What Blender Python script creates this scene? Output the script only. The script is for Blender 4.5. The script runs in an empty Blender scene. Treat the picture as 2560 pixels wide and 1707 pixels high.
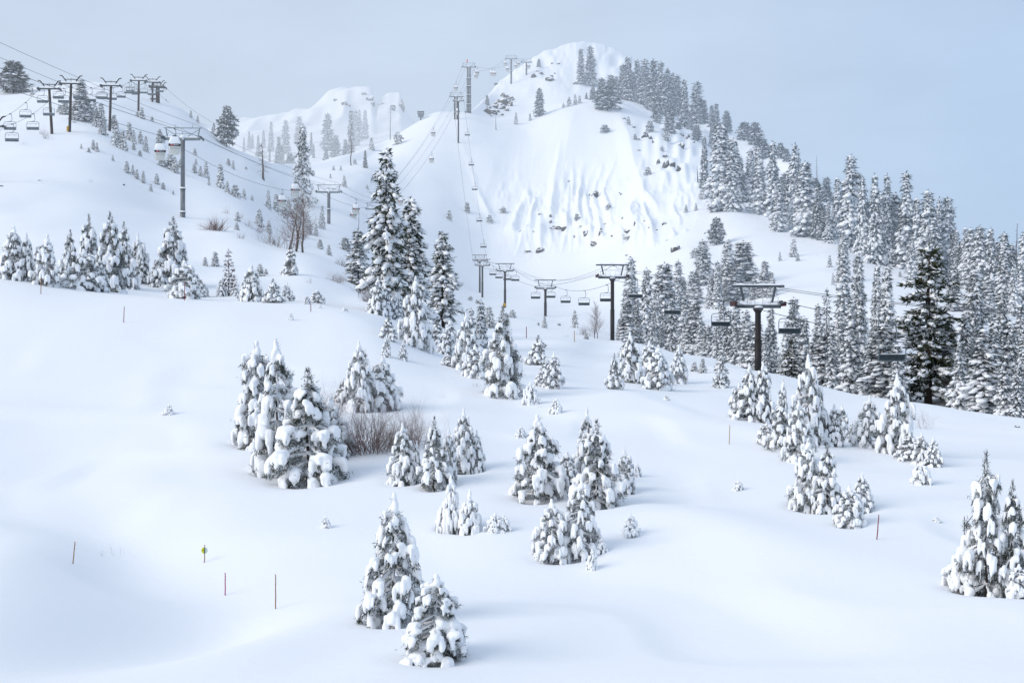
import bpy, bmesh, math, random
import numpy as np
from mathutils import Vector, Matrix

rnd = random.Random(11)
F, CX, CY = 3500.0, 1280.0, 853.5      # focal length and centre of the view, in the photo's pixels
sc = bpy.context.scene
col = sc.collection

def P(px, py, d):
    return Vector((d * (px - CX) / F, d, d * (CY - py) / F))

# ------------------------------------------------------------------ noise
def _hash(ix, iy, s):
    h = (ix.astype(np.int64) * 374761393 + iy.astype(np.int64) * 668265263 + s * 1442695041) & 0x7fffffff
    h = ((h ^ (h >> 13)) * 1274126177) & 0x7fffffff
    return ((h ^ (h >> 16)) & 0xffff) / 65535.0

def vnoise(x, y, s=0):
    ix, iy = np.floor(x), np.floor(y)
    fx, fy = x - ix, y - iy
    fx = fx * fx * fx * (fx * (fx * 6 - 15) + 10)
    fy = fy * fy * fy * (fy * (fy * 6 - 15) + 10)
    a, b = _hash(ix, iy, s), _hash(ix + 1, iy, s)
    c, d = _hash(ix, iy + 1, s), _hash(ix + 1, iy + 1, s)
    return (a + (b - a) * fx) * (1 - fy) + (c + (d - c) * fx) * fy - 0.5

def ss(x, a, b):
    t = np.clip((x - a) / (b - a), 0, 1)
    return t * t * (3 - 2 * t)

def pchip(x, Y, xq):
    """monotone cubic interpolation of the rows of Y (n, m) given at x (n,), at xq"""
    x = np.asarray(x, float); Y = np.asarray(Y, float)
    if Y.ndim == 1: Y = Y[:, None]
    h = np.diff(x)[:, None]
    dl = np.diff(Y, axis=0) / h
    m = np.zeros_like(Y)
    m[0], m[-1] = dl[0], dl[-1]
    w1 = 2 * h[1:] + h[:-1]; w2 = h[1:] + 2 * h[:-1]
    with np.errstate(divide='ignore', invalid='ignore'):
        mm = (w1 + w2) / (w1 / dl[:-1] + w2 / dl[1:])
    m[1:-1] = np.where(dl[:-1] * dl[1:] > 0, mm, 0)
    xq = np.asarray(xq, float)
    i = np.clip(np.searchsorted(x, xq) - 1, 0, len(x) - 2)
    hh = (x[i + 1] - x[i])[:, None]
    t = ((xq - x[i]))[:, None] / hh
    t = np.clip(t, 0, 1)
    return ((2 * t**3 - 3 * t**2 + 1) * Y[i] + (t**3 - 2 * t**2 + t) * hh * m[i]
            + (-2 * t**3 + 3 * t**2) * Y[i + 1] + (t**3 - t**2) * hh * m[i + 1])

# ------------------------------------------------------------------ terrain profile table
# per bearing: 13 (elevation, distance) knots from the foot of the near slope to the skyline
TAB = {
 -600: [(1707,38),(1480,50),(1270,64),(1060,84),(860,110),(650,150),(645,172),(500,240),(350,310),(210,380),(110,450),(85,485),(60,520)],
 0:    [(1707,38),(1500,50),(1300,64),(1100,84),(880,110),(692,146),(682,168),(560,222),(420,285),(325,338),(262,405),(242,450),(231,490)],
 200:  [(1707,38),(1500,50),(1300,64),(1100,84),(890,109),(722,143),(713,163),(590,215),(440,280),(320,345),(245,425),(225,462),(212,500)],
 430:  [(1707,38),(1500,50),(1300,63),(1100,83),(895,108),(745,138),(735,158),(620,225),(520,285),(400,350),(310,430),(285,460),(268,495)],
 600:  [(1707,38),(1500,50),(1300,63),(1100,83),(900,107),(753,137),(742,157),(660,205),(570,270),(480,345),(415,430),(395,455),(384,480)],
 740:  [(1707,38),(1500,50),(1300,63),(1100,83),(905,107),(760,137),(740,160),(650,225),(612,310),(540,430),(465,540),(432,600),(417,640)],
 860:  [(1707,38),(1500,50),(1300,63),(1100,83),(910,106),(780,133),(765,158),(690,225),(625,340),(545,460),(465,560),(415,640),(388,690)],
 960:  [(1707,38),(1500,50),(1300,63),(1100,83),(940,104),(820,126),(785,152),(720,260),(650,430),(510,590),(400,680),(370,718),(356,740)],
 1100: [(1707,38),(1500,50),(1300,63),(1110,82),(990,98),(884,126),(855,152),(790,240),(718,480),(490,650),(312,740),(290,758),(284,768)],
 1170: [(1707,38),(1500,50),(1300,63),(1115,82),(1000,97),(905,123),(872,156),(795,300),(732,552),(482,673),(286,758),(282,768),(281,778)],
 1250: [(1707,38),(1500,50),(1300,63),(1120,82),(1020,96),(930,118),(865,180),(800,310),(738,560),(480,675),(303,770),(300,805),(215,1000)],
 1300: [(1707,38),(1500,50),(1300,63),(1120,82),(1020,97),(920,125),(850,205),(798,330),(735,560),(475,678),(302,778),(296,820),(178,1030)],
 1400: [(1707,38),(1500,50),(1300,63),(1110,83),(1000,100),(890,145),(835,250),(775,430),(700,560),(460,680),(268,788),(262,850),(127,1060)],
 1460: [(1707,38),(1500,50),(1300,63),(1110,83),(995,102),(870,180),(830,275),(770,425),(680,560),(455,678),(256,796),(258,860),(114,1070)],
 1530: [(1707,38),(1500,50),(1300,63),(1110,83),(980,106),(850,250),(832,300),(760,410),(640,540),(450,670),(252,802),(258,865),(130,1060)],
 1620: [(1707,38),(1500,50),(1300,63),(1110,83),(985,107),(862,222),(872,262),(790,350),(600,500),(440,640),(290,780),(268,880),(185,1020)],
 1700: [(1707,38),(1500,50),(1300,63),(1110,83),(995,106),(884,196),(900,232),(840,295),(600,470),(450,610),(325,760),(300,840),(255,960)],
 1800: [(1707,38),(1500,50),(1300,63),(1115,82),(1005,104),(905,172),(938,205),(890,258),(650,420),(500,540),(400,680),(360,760),(318,860)],
 1900: [(1707,38),(1500,49),(1300,62),(1125,80),(1025,101),(928,155),(968,188),(915,238),(680,380),(560,480),(450,610),(405,700),(372,780)],
 2000: [(1707,38),(1500,49),(1310,61),(1140,78),(1050,98),(958,141),(1000,172),(940,215),(720,340),(610,430),(500,540),(455,600),(420,660)],
 2100: [(1707,38),(1500,48),(1320,60),(1160,76),(1075,94),(982,132),(1030,162),(960,200),(750,310),(660,380),(580,460),(545,510),(520,560)],
 2300: [(1707,38),(1490,48),(1330,59),(1190,72),(1095,91),(1011,119),(1068,150),(990,185),(800,270),(725,330),(670,390),(650,420),(635,450)],
 2560: [(1707,38),(1480,47),(1340,57),(1210,70),(1125,86),(1056,105),(1120,132),(1040,165),(860,235),(790,280),(740,320),(725,340),(710,360)],
 3200: [(1707,37),(1480,46),(1350,55),(1240,67),(1165,82),(1110,97),(1180,120),(1100,150),(980,200),(900,240),(850,280),(835,300),(820,320)],
}
FAR = {   # the far peak behind the saddle
 300:  [(600,700),(440,800),(400,950),(372,1150),(360,1350)],
 480:  [(600,700),(430,800),(385,950),(350,1150),(340,1350)],
 560:  [(600,700),(425,800),(380,950),(345,1150),(330,1350)],
 600:  [(600,700),(425,800),(375,950),(335,1150),(317,1350)],
 680:  [(600,700),(425,800),(375,950),(325,1150),(299,1350)],
 760:  [(600,700),(420,800),(372,950),(318,1150),(285,1350)],
 800:  [(600,700),(418,800),(370,950),(310,1150),(264,1350)],
 828:  [(600,700),(415,800),(368,950),(302,1150),(241,1350)],
 870:  [(600,700),(412,800),(365,950),(298,1150),(231,1350)],
 912:  [(600,700),(408,800),(362,950),(295,1150),(226,1350)],
 930:  [(600,700),(406,800),(360,950),(297,1150),(236,1350)],
 940:  [(600,700),(405,800),(358,950),(312,1150),(272,1350)],
 952:  [(600,700),(403,800),(356,950),(308,1150),(262,1350)],
 975:  [(600,700),(400,800),(354,950),(300,1150),(249,1350)],
 1000: [(600,700),(398,800),(352,950),(302,1150),(250,1350)],
 1010: [(600,700),(396,800),(352,950),(315,1150),(280,1350)],
 1030: [(600,700),(394,800),(352,950),(330,1150),(315,1350)],
 1080: [(600,700),(392,800),(362,950),(350,1150),(345,1350)],
 1200: [(600,700),(400,800),(385,950),(380,1150),(375,1350)],
}
ROWS = [16, 34, 34, 34, 34, 44, 22, 50, 60, 90, 90, 22, 44, 8, 10]
DIPS = []
# spurs of the steep face: (bearing, elevation, half width, height in metres) from apex to foot
SPURS = [
 [(1405,345,6,0),(1394,400,12,2.2),(1384,470,17,4.2),(1376,535,20,5.0),(1374,548,20,0)],
 [(1427,438,4,0),(1420,500,13,3.6),(1416,560,20,5.2),(1415,574,20,0)],
 [(1398,505,3,0),(1406,530,9,2.4),(1414,552,12,3.0),(1415,562,12,0)],
 [(1456,440,4,0),(1463,500,14,4.0),(1466,575,22,5.6),(1466,590,22,0)],
 [(1472,452,4,0),(1490,510,12,3.4),(1501,575,17,5.0),(1503,600,17,4.0),(1503,612,17,0)],
 [(1508,468,4,0),(1520,515,12,3.0),(1530,575,16,3.6),(1532,592,16,0)],
 [(1590,484,5,0),(1580,520,18,4.2),(1571,562,24,6.0),(1570,592,24,3.4),(1570,602,24,0)],
 [(1313,480,5,0),(1298,525,13,2.6),(1280,575,18,3.4),(1276,600,18,0)],
 [(1332,505,4,0),(1328,540,10,2.2),(1324,585,14,3.0),(1323,600,14,0)],
 [(1350,520,4,0),(1352,560,12,2.6),(1350,615,17,4.2),(1350,626,17,0)],
 [(1440,520,4,0),(1442,560,9,2.2),(1444,610,13,3.0),(1444,622,13,0)],
 [(1545,520,4,0),(1550,560,11,2.4),(1552,610,15,3.0),(1552,624,15,0)],
 [(1612,520,4,0),(1622,560,12,2.2),(1632,610,16,2.8),(1634,628,16,0)],
 [(1680,572,5,0),(1688,600,14,3.4),(1690,620,16,4.4),(1690,634,16,0)],
 [(1712,574,5,0),(1718,600,12,2.6),(1722,620,14,2.6),(1723,632,14,0)],
 [(1196,470,5,0),(1206,500,13,2.0),(1222,538,18,3.4),(1226,556,18,0)],
 [(1146,330,4,0),(1160,380,7,.8),(1178,430,8,.9),(1196,485,8,.7),(1200,500,8,0)],
 [(1546,284,10,0),(1568,335,30,2.6),(1584,400,36,4.0),(1606,475,36,4.2),(1640,515,30,2.4),(1665,545,24,0)],
 [(1440,270,20,0),(1425,330,44,2.5),(1410,400,50,2.5),(1400,450,44,0)],
]

def detail(x, y, d, u, py):
    z = 0.12 * vnoise(x / 4.2, y / 8, 1) + 0.90 * vnoise(x / 13, y / 20, 2) * ss(d, 30, 60)
    z += 1.3 * vnoise(x / 34, y / 40, 3) * ss(d, 60, 200)
    z += 1.6 * vnoise(x / 60, y / 70, 4) * ss(d, 250, 450)
    # spines and gullies on the steep face
    pyw = py + 60 * vnoise(u / 75, py / 110, 22) + 26 * vnoise(u / 24, py / 60, 24)
    m = ss(u, 1190, 1330) * (1 - ss(u, 1690, 1790)) * ss(pyw, 360, 530) * (1 - ss(pyw, 575, 680)) * ss(d, 480, 540)
    uu = u + 60 * vnoise(py / 120, u / 150, 5) + 14 * vnoise(py / 35, u / 60, 25) + (py - 500) * (0.16 + .5 * vnoise(u / 160, py * 0 + 3, 26))
    rib = 1 - np.abs(vnoise(uu / 62, py / 170, 6)) * 3.0
    rib2 = 1 - np.abs(vnoise(uu / 25, py / 90, 7)) * 3.2
    brk = np.clip(0.35 + 1.7 * (vnoise(u / 46, py / 55, 23) + 0.4), .15, 1.5)
    z = z + m * (1.6 * np.clip(rib, 0, 1) ** 1.4 * (.5 + .5 * brk) + 1.5 * brk * np.clip(rib2, 0, 1) ** 1.2 - 1.0)
    z = z + m * brk * (.8 * vnoise(u / 9, py / 20, 27) + .5 * vnoise(u / 4, py / 9, 28))
    for S in SPURS:
        S = np.array(S, float); k = (py > S[0, 1]) & (py < S[-1, 1]) & (d > 480) & (d < 900)
        if not np.any(k): continue
        pk = py[k] + 3 * vnoise(u[k] / 6, py[k] / 6, 29); uk = u[k] + 5 * vnoise(py[k] / 16, u[k] / 40, 30)
        c = np.interp(pk, S[:, 1], S[:, 0]); hw = np.interp(pk, S[:, 1], S[:, 2]); am = np.interp(pk, S[:, 1], S[:, 3])
        z[k] += (.40 if len(S) == 4 and S[0, 1] < 400 or S[0, 1] == 345 else .56) * am * np.clip(1 - np.abs(uk - c) / (hw * 1.12), 0, 1) ** 1.25
    z = z + ss(d, 860, 960) * (3.2 * vnoise(u / 22, py / 26, 61) + .9 * vnoise(u / 8, py / 9, 62))
    # wind lips and soft gullies on the upper dome and the left flank of the mountain
    m2 = ss(u, 980, 1120) * (1 - ss(u, 1950, 2100)) * ss(d, 560, 640) * (1 - ss(d, 900, 980))
    z += m2 * 2.6 * vnoise(uu / 90, py / 260, 8) * (0.4 + ss(py, 250, 420))
    # rough rocky ground high on the right shoulder
    m3 = ss(u, 1570, 1640) * (1 - ss(u, 1780, 1850)) * ss(py, 290, 330) * (1 - ss(py, 440, 500)) * ss(d, 480, 540)
    z += m3 * 2.4 * vnoise(u / 16, py / 22, 9)
    # hollow in the near left foreground
    px0, py0 = -11.6, 46.5
    z -= 1.2 * np.exp(-(((x - px0 - (y - py0) * .35) / 3.6) ** 2 + ((y - py0) / 6.5) ** 2))
    z += 1.0 * np.exp(-(((x + 19.5 + (y - 52) * .15) / 3.6) ** 2 + ((y - 52) / 9.0) ** 2))
    z -= 0.7 * np.exp(-(((x + 17.0 + (y - 62) * .5) / 4.0) ** 2 + ((y - 62) / 14.0) ** 2))
    z += 0.35 * np.exp(-(((x + 2.0 - (y - 41) * .6) / 2.6) ** 2 + ((y - 41) / 5.0) ** 2))
    z += 0.5 * np.exp(-(((x - 9.0 + (y - 60) * .4) / 3.0) ** 2 + ((y - 60) / 6.0) ** 2))
    z += 0.18 * np.exp(-(((x + 7.6) / 2.0) ** 2 + ((y - 45.0) / 6.0) ** 2))
    nearm = (1 - ss(d, 90, 130))
    z += nearm * .24 * ss(vnoise(x / 9 + y / 30, y / 12, 71), -.05, .3) - nearm * .22 * ss(vnoise(x / 7, y / 9 + x / 40, 72), .08, .4)
    for (bx, by, r, a) in DIPS:
        q = ((x - bx) ** 2 + (y - by) ** 2) / (r * r)
        sel = q < 9
        if np.any(sel):
            z = z - np.where(sel, a * np.exp(-q), 0)
    return z

_us = np.array(sorted(TAB)); _T = np.array([[(k[0], math.log(k[1])) for k in TAB[u]] for u in _us])
_fine = np.arange(-700, 3301, 5.0)
_PY, _LD = pchip(_us, _T[:, :, 0], _fine), pchip(_us, _T[:, :, 1], _fine)
for j in range(13):        # soften the joints between the bearings of the table, most of all near the camera
    sg = (150, 150, 130, 90, 60, 22, 22, 26, 26, 26, 14, 14, 7)[j] / 5.0
    kk = np.exp(-.5 * (np.arange(-int(3 * sg) - 1, int(3 * sg) + 2) / sg) ** 2); kk /= kk.sum(); h_ = len(kk) // 2
    for A_ in (_PY, _LD): A_[:, j] = np.convolve(np.pad(A_[:, j], h_, mode='edge'), kk, mode='valid')
def columns(us, dips=True):
    us = np.atleast_1d(np.asarray(us, float))
    py = np.stack([np.interp(us, _fine, _PY[:, j]) for j in range(13)], 1); ld = np.stack([np.interp(us, _fine, _LD[:, j]) for j in range(13)], 1)
    d = np.exp(ld); z = d * (CY - py) / F
    n = len(us)
    K = np.concatenate([np.full((n, 1), 9.0), d, d[:, -1:] * 1.2, d[:, -1:] * 1.2 + 900], 1)
    Z = np.concatenate([np.full((n, 1), -10.2), z, z[:, -1:] - 0.10 * d[:, -1:], z[:, -1:] - 330], 1)
    D = [np.linspace(K[:, j], K[:, j + 1], ROWS[j], endpoint=False, axis=1) for j in range(15)]
    D = np.concatenate(D + [K[:, -1:]], 1)
    Zq = np.empty_like(D)
    for i in range(n):
        Zq[i] = pchip(K[i], Z[i], D[i])[:, 0]
    U = np.broadcast_to(us[:, None], D.shape)
    X = D * (U - CX) / F
    Zq = Zq + detail(X, D, D, U, CY - F * Zq / D)
    return D, X, Zq

def at(px, py):
    """the point of the terrain first met on the bearing and elevation given"""
    D, X, Z = columns([px])
    D, Z = D[0], Z[0]
    e = CY - F * Z / D
    k = np.nonzero(e <= py)[0]
    k = k[k > 10]
    i = int(k[0]) if len(k) else int(np.argmin(e[:560]))
    if len(k) and i > 0:
        t = (e[i - 1] - py) / (e[i - 1] - e[i] + 1e-9)
        d = D[i - 1] + (D[i] - D[i - 1]) * t; z = Z[i - 1] + (Z[i] - Z[i - 1]) * t
    else:
        d, z = D[i], Z[i]
    return Vector((d * (px - CX) / F, d, z))

def at_d(px, d):
    D, X, Z = columns([px])
    return Vector((d * (px - CX) / F, d, float(np.interp(d, D[0], Z[0]))))

_fu = np.array(sorted(FAR)); _FT = np.array([[(k[0], math.log(k[1])) for k in FAR[u]] for u in _fu])
def far_columns(us):
    us = np.atleast_1d(np.asarray(us, float))
    py = pchip(_fu, _FT[:, :, 0], us); d = np.exp(pchip(_fu, _FT[:, :, 1], us))
    z = d * (CY - py) / F; n = len(us)
    K = np.concatenate([d, d[:, -1:] * 1.15, d[:, -1:] * 1.6], 1)
    Z = np.concatenate([z, z[:, -1:] - 90, z[:, -1:] - 330], 1)
    D = np.concatenate([np.linspace(K[:, j], K[:, j + 1], 34, endpoint=False, axis=1) for j in range(6)] + [K[:, -1:]], 1)
    Zq = np.array([pchip(K[i], Z[i], D[i])[:, 0] for i in range(n)])
    U = np.broadcast_to(us[:, None], D.shape); X = D * (U - CX) / F
    m = ss(D, 950, 1150)
    Zq = Zq + 5 * vnoise(X / 70, D / 90, 31) + m * (7 * (0.5 - np.abs(vnoise(X / 26 + D / 300, D / 150, 32)) * 2) + 3 * vnoise(X / 9, D / 30, 33))
    return D, X, Zq

def far_at(px, py):
    D, X, Z = far_columns([px]); D, Z = D[0], Z[0]
    e = CY - F * Z / D
    k = np.nonzero(e <= py)[0]
    i = int(k[0]) if len(k) else int(np.argmin(e))
    return Vector((D[i] * (px - CX) / F, D[i], Z[i]))

# ------------------------------------------------------------------ mesh helpers
def np_mesh(name, V, faces, mats, fm=None, smooth=True):
    """faces: list of (m,k) int arrays, each with constant k; fm: material index per array"""
    me = bpy.data.meshes.new(name)
    V = np.asarray(V, np.float32)
    me.vertices.add(len(V)); me.vertices.foreach_set('co', V.ravel())
    li = np.concatenate([f.ravel() for f in faces]).astype(np.int32)
    tot = np.concatenate([np.full(len(f), f.shape[1]) for f in faces]).astype(np.int32)
    st = np.concatenate([[0], np.cumsum(tot)[:-1]]).astype(np.int32)
    me.loops.add(len(li)); me.loops.foreach_set('vertex_index', li)
    me.polygons.add(len(tot)); me.polygons.foreach_set('loop_start', st)
    try: me.polygons.foreach_set('loop_total', tot)
    except Exception: pass
    if fm is not None:
        me.polygons.foreach_set('material_index', np.concatenate([np.full(len(f), m) for f, m in zip(faces, fm)]).astype(np.int32))
    me.polygons.foreach_set('use_smooth', np.full(len(tot), bool(smooth)))
    me.update(calc_edges=True); me.validate()
    for m in mats: me.materials.append(m)
    return me

class MB:
    """collects shapes and builds ONE mesh"""
    def __init__(s): s.v = []; s.f = []; s.m = []
    def add(s, v, f, m=0):
        o = len(s.v); s.v += [tuple(p) for p in v]; s.f += [tuple(i + o for i in q) for q in f]; s.m += [m] * len(f)
    def box(s, c, size, rot=None, m=0, taper=1.0):
        x, y, z = size[0] / 2, size[1] / 2, size[2] / 2
        vs = [Vector((a * x * (taper if k < 0 else 1), b * y * (taper if k < 0 else 1), k * z)) for k in (-1, 1) for b in (-1, 1) for a in (-1, 1)]
        if rot is not None: vs = [rot @ v for v in vs]
        s.add([v + Vector(c) for v in vs], [(0, 2, 3, 1), (4, 5, 7, 6), (0, 1, 5, 4), (2, 6, 7, 3), (0, 4, 6, 2), (1, 3, 7, 5)], m)
    def bar(s, a, b, w, h=None, m=0):
        a, b = Vector(a), Vector(b); h = h or w
        q = (b - a).to_track_quat('Z', 'Y').to_matrix()
        s.box((a + b) / 2, (w, h, (b - a).length), q, m)
    def tube(s, pts, rad, n=6, m=0, cap=True):
        pts = [Vector(p) for p in pts]
        if not hasattr(rad, '__len__'): rad = [rad] * len(pts)
        vs = []; N = len(pts)
        for i, p in enumerate(pts):
            t = (pts[min(i + 1, N - 1)] - pts[max(i - 1, 0)])
            if t.length < 1e-9: t = Vector((0, 0, 1))
            t.normalize()
            a = t.cross(Vector((0.13, 0.97, 0.2))) if abs(t.y) < 0.9 else t.cross(Vector((1, 0, 0.1)))
            a.normalize(); b = t.cross(a)
            for k in range(n):
                w = 2 * math.pi * k / n
                vs.append(p + (a * math.cos(w) + b * math.sin(w)) * rad[i])
        fs = [(i * n + k, i * n + (k + 1) % n, (i + 1) * n + (k + 1) % n, (i + 1) * n + k) for i in range(N - 1) for k in range(n)]
        if cap: fs += [tuple(range(n))[::-1], tuple((N - 1) * n + k for k in range(n))]
        s.add(vs, fs, m)
    def ell(s, c, r, sub=2, m=0, rough=0, rs=None):
        V, T = ICO[sub]
        V = V * np.array(r)
        if rough: V = V * (1 + rough * (rs.rand(len(V), 1) - .5))
        s.add((V + np.array(c)).tolist(), T.tolist(), m)
    def build(s, name, mats, parent=None, smooth=True, bevel=0):
        me = bpy.data.meshes.new(name); me.from_pydata(s.v, [], s.f)
        mats = mats if isinstance(mats, (list, tuple)) else [mats]
        for k in mats: me.materials.append(k)
        me.polygons.foreach_set('material_index', s.m); me.polygons.foreach_set('use_smooth', [smooth] * len(s.f))
        me.update()
        o = bpy.data.objects.new(name, me); col.objects.link(o); o.parent = parent
        if bevel:
            b = o.modifiers.new('bevel', 'BEVEL'); b.width = bevel; b.segments = 2; b.limit_method = 'ANGLE'
        return o

def _ico(sub):
    bm = bmesh.new(); bmesh.ops.create_icosphere(bm, subdivisions=sub, radius=1)
    V = np.array([v.co[:] for v in bm.verts]); T = np.array([[v.index for v in f.verts] for f in bm.faces]); bm.free()
    return V, T
ICO = {1: _ico(1), 2: _ico(2), 3: _ico(3)}

def tag(o, label, cat, group=None, kind=None):
    if label: o['label'] = label
    if cat: o['category'] = cat
    if group: o['group'] = group
    if kind: o['kind'] = kind
    return o
def empty(name, loc=(0, 0, 0), rz=0.0):
    o = bpy.data.objects.new(name, None); col.objects.link(o); o.location = loc; o.rotation_euler = (0, 0, rz)
    o.empty_display_size = 0.5
    return o
def mesh_obj(name, me, parent=None):
    o = bpy.data.objects.new(name, me); col.objects.link(o); o.parent = parent
    return o
def copy_tree(o, parent=None):
    c = o.copy(); col.objects.link(c)
    if parent is not None: c.parent = parent
    for ch in KIDS.get(o.name, []): copy_tree(ch, c)
    if parent is None: pass
    return c
KIDS = {}
def index_kids():
    KIDS.clear()
    for o in bpy.data.objects:
        if o.parent: KIDS.setdefault(o.parent.name, []).append(o)

# ------------------------------------------------------------------ materials
def haze_group():  # distance haze painted into the surfaces: sky-coloured emission mixed in by world position
    g = bpy.data.node_groups.new('PaintedHaze', 'ShaderNodeTree')
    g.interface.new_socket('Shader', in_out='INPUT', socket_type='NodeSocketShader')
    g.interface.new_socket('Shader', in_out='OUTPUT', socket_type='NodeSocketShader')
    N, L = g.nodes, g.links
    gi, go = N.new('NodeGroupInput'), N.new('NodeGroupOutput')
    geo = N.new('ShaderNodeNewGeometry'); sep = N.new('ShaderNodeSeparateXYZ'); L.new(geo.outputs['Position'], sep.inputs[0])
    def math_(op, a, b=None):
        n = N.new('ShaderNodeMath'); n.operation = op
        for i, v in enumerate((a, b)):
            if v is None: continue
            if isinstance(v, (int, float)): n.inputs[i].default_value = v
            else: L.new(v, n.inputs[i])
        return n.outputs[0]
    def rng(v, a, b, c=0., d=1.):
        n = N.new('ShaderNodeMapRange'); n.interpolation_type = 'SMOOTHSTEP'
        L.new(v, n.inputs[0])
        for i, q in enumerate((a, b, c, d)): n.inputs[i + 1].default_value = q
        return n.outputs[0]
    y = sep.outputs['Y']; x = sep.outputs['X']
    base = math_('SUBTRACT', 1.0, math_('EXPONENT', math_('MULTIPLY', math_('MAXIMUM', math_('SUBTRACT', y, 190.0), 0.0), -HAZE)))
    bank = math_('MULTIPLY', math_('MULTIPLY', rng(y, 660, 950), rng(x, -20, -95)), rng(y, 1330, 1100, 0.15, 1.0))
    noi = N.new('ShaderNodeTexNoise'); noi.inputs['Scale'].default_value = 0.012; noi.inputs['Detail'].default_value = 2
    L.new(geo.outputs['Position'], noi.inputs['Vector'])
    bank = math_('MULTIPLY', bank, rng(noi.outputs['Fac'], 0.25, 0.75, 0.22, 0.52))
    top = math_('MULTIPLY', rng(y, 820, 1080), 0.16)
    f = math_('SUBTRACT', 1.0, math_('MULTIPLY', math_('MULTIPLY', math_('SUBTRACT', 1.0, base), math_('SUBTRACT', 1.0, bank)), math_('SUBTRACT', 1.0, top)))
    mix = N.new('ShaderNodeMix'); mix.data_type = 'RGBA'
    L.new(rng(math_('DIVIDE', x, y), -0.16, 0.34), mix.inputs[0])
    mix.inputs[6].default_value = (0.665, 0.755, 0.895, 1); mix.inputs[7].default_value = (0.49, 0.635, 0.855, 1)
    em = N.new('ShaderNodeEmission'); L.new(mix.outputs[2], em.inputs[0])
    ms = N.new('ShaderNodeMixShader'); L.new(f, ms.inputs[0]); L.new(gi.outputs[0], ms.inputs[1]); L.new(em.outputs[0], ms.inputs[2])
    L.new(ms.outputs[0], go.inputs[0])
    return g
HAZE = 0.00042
PAINTED_HAZE = haze_group()

SNOWC = (0.90, 0.915, 0.935)
def material(name, colour, rough=0.7, var=0.0, scale=4.0, colour2=None, metal=0.0, snow=None, bump=0.0, bscale=20., spec=0.3, snowscale=1.5, objrand=0.0):
    """procedural surface; colour2/var: noise variation; snow=(lo,hi): snow lying where the surface faces up"""
    m = bpy.data.materials.new(name); m.use_nodes = True
    N, L = m.node_tree.nodes, m.node_tree.links
    b = N['Principled BSDF']; out = N['Material Output']
    b.inputs['Roughness'].default_value = rough; b.inputs['Metallic'].default_value = metal
    b.inputs['Specular IOR Level'].default_value = spec
    geo = N.new('ShaderNodeNewGeometry')
    c = None
    if colour2 or var:
        tc = N.new('ShaderNodeTexCoord')
        n = N.new('ShaderNodeTexNoise'); n.inputs['Scale'].default_value = scale; n.inputs['Detail'].default_value = 5
        L.new(tc.outputs['Object'], n.inputs['Vector'])
        mx = N.new('ShaderNodeMix'); mx.data_type = 'RGBA'
        mr = N.new('ShaderNodeMapRange'); mr.inputs[1].default_value = 0.35; mr.inputs[2].default_value = 0.65
        L.new(n.outputs['Fac'], mr.inputs[0]); L.new(mr.outputs[0], mx.inputs[0])
        c2 = colour2 or tuple(v * (1 - var) for v in colour)
        mx.inputs[6].default_value = (*colour, 1); mx.inputs[7].default_value = (*c2, 1)
        c = mx.outputs[2]
    if objrand:
        oi = N.new('ShaderNodeObjectInfo'); hv = N.new('ShaderNodeHueSaturation')
        mr2 = N.new('ShaderNodeMapRange'); mr2.inputs[3].default_value = 1 - objrand; mr2.inputs[4].default_value = 1 + objrand
        L.new(oi.outputs['Random'], mr2.inputs[0]); L.new(mr2.outputs[0], hv.inputs['Value'])
        if c is not None: L.new(c, hv.inputs['Color'])
        else: hv.inputs['Color'].default_value = (*colour, 1)
        c = hv.outputs[0]
    if snow:
        sp = N.new('ShaderNodeSeparateXYZ'); L.new(geo.outputs['Normal'], sp.inputs[0])
        tn = N.new('ShaderNodeTexNoise'); tn.inputs['Scale'].default_value = snowscale; tn.inputs['Detail'].default_value = 4
        L.new(geo.outputs['Position'], tn.inputs['Vector'])
        ad = N.new('ShaderNodeMath'); ad.operation = 'MULTIPLY_ADD'; L.new(tn.outputs['Fac'], ad.inputs[0]); ad.inputs[1].default_value = 0.8
        L.new(sp.outputs['Z'], ad.inputs[2])
        mr = N.new('ShaderNodeMapRange'); mr.inputs[1].default_value = snow[0] + .4; mr.inputs[2].default_value = snow[1] + .4
        L.new(ad.outputs[0], mr.inputs[0])
        mx = N.new('ShaderNodeMix'); mx.data_type = 'RGBA'; L.new(mr.outputs[0], mx.inputs[0])
        if c is not None: L.new(c, mx.inputs[6])
        else: mx.inputs[6].default_value = (*colour, 1)
        mx.inputs[7].default_value = (*SNOWC, 1)
        c = mx.outputs[2]
    if c is not None: L.new(c, b.inputs['Base Color'])
    else: b.inputs['Base Color'].default_value = (*colour, 1)
    if bump:
        n = N.new('ShaderNodeTexNoise'); n.inputs['Scale'].default_value = bscale; n.inputs['Detail'].default_value = 4
        L.new(geo.outputs['Position'], n.inputs['Vector'])
        bp = N.new('ShaderNodeBump'); bp.inputs['Strength'].default_value = bump; bp.inputs['Distance'].default_value = 0.05
        L.new(n.outputs['Fac'], bp.inputs['Height']); L.new(bp.outputs[0], b.inputs['Normal'])
    g = N.new('ShaderNodeGroup'); g.node_tree = PAINTED_HAZE  # every material gets the painted haze glow over its own colour
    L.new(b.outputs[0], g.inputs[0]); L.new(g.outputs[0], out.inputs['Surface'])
    try: m.cycles.emission_sampling = 'NONE'
    except Exception: pass
    return m

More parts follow.
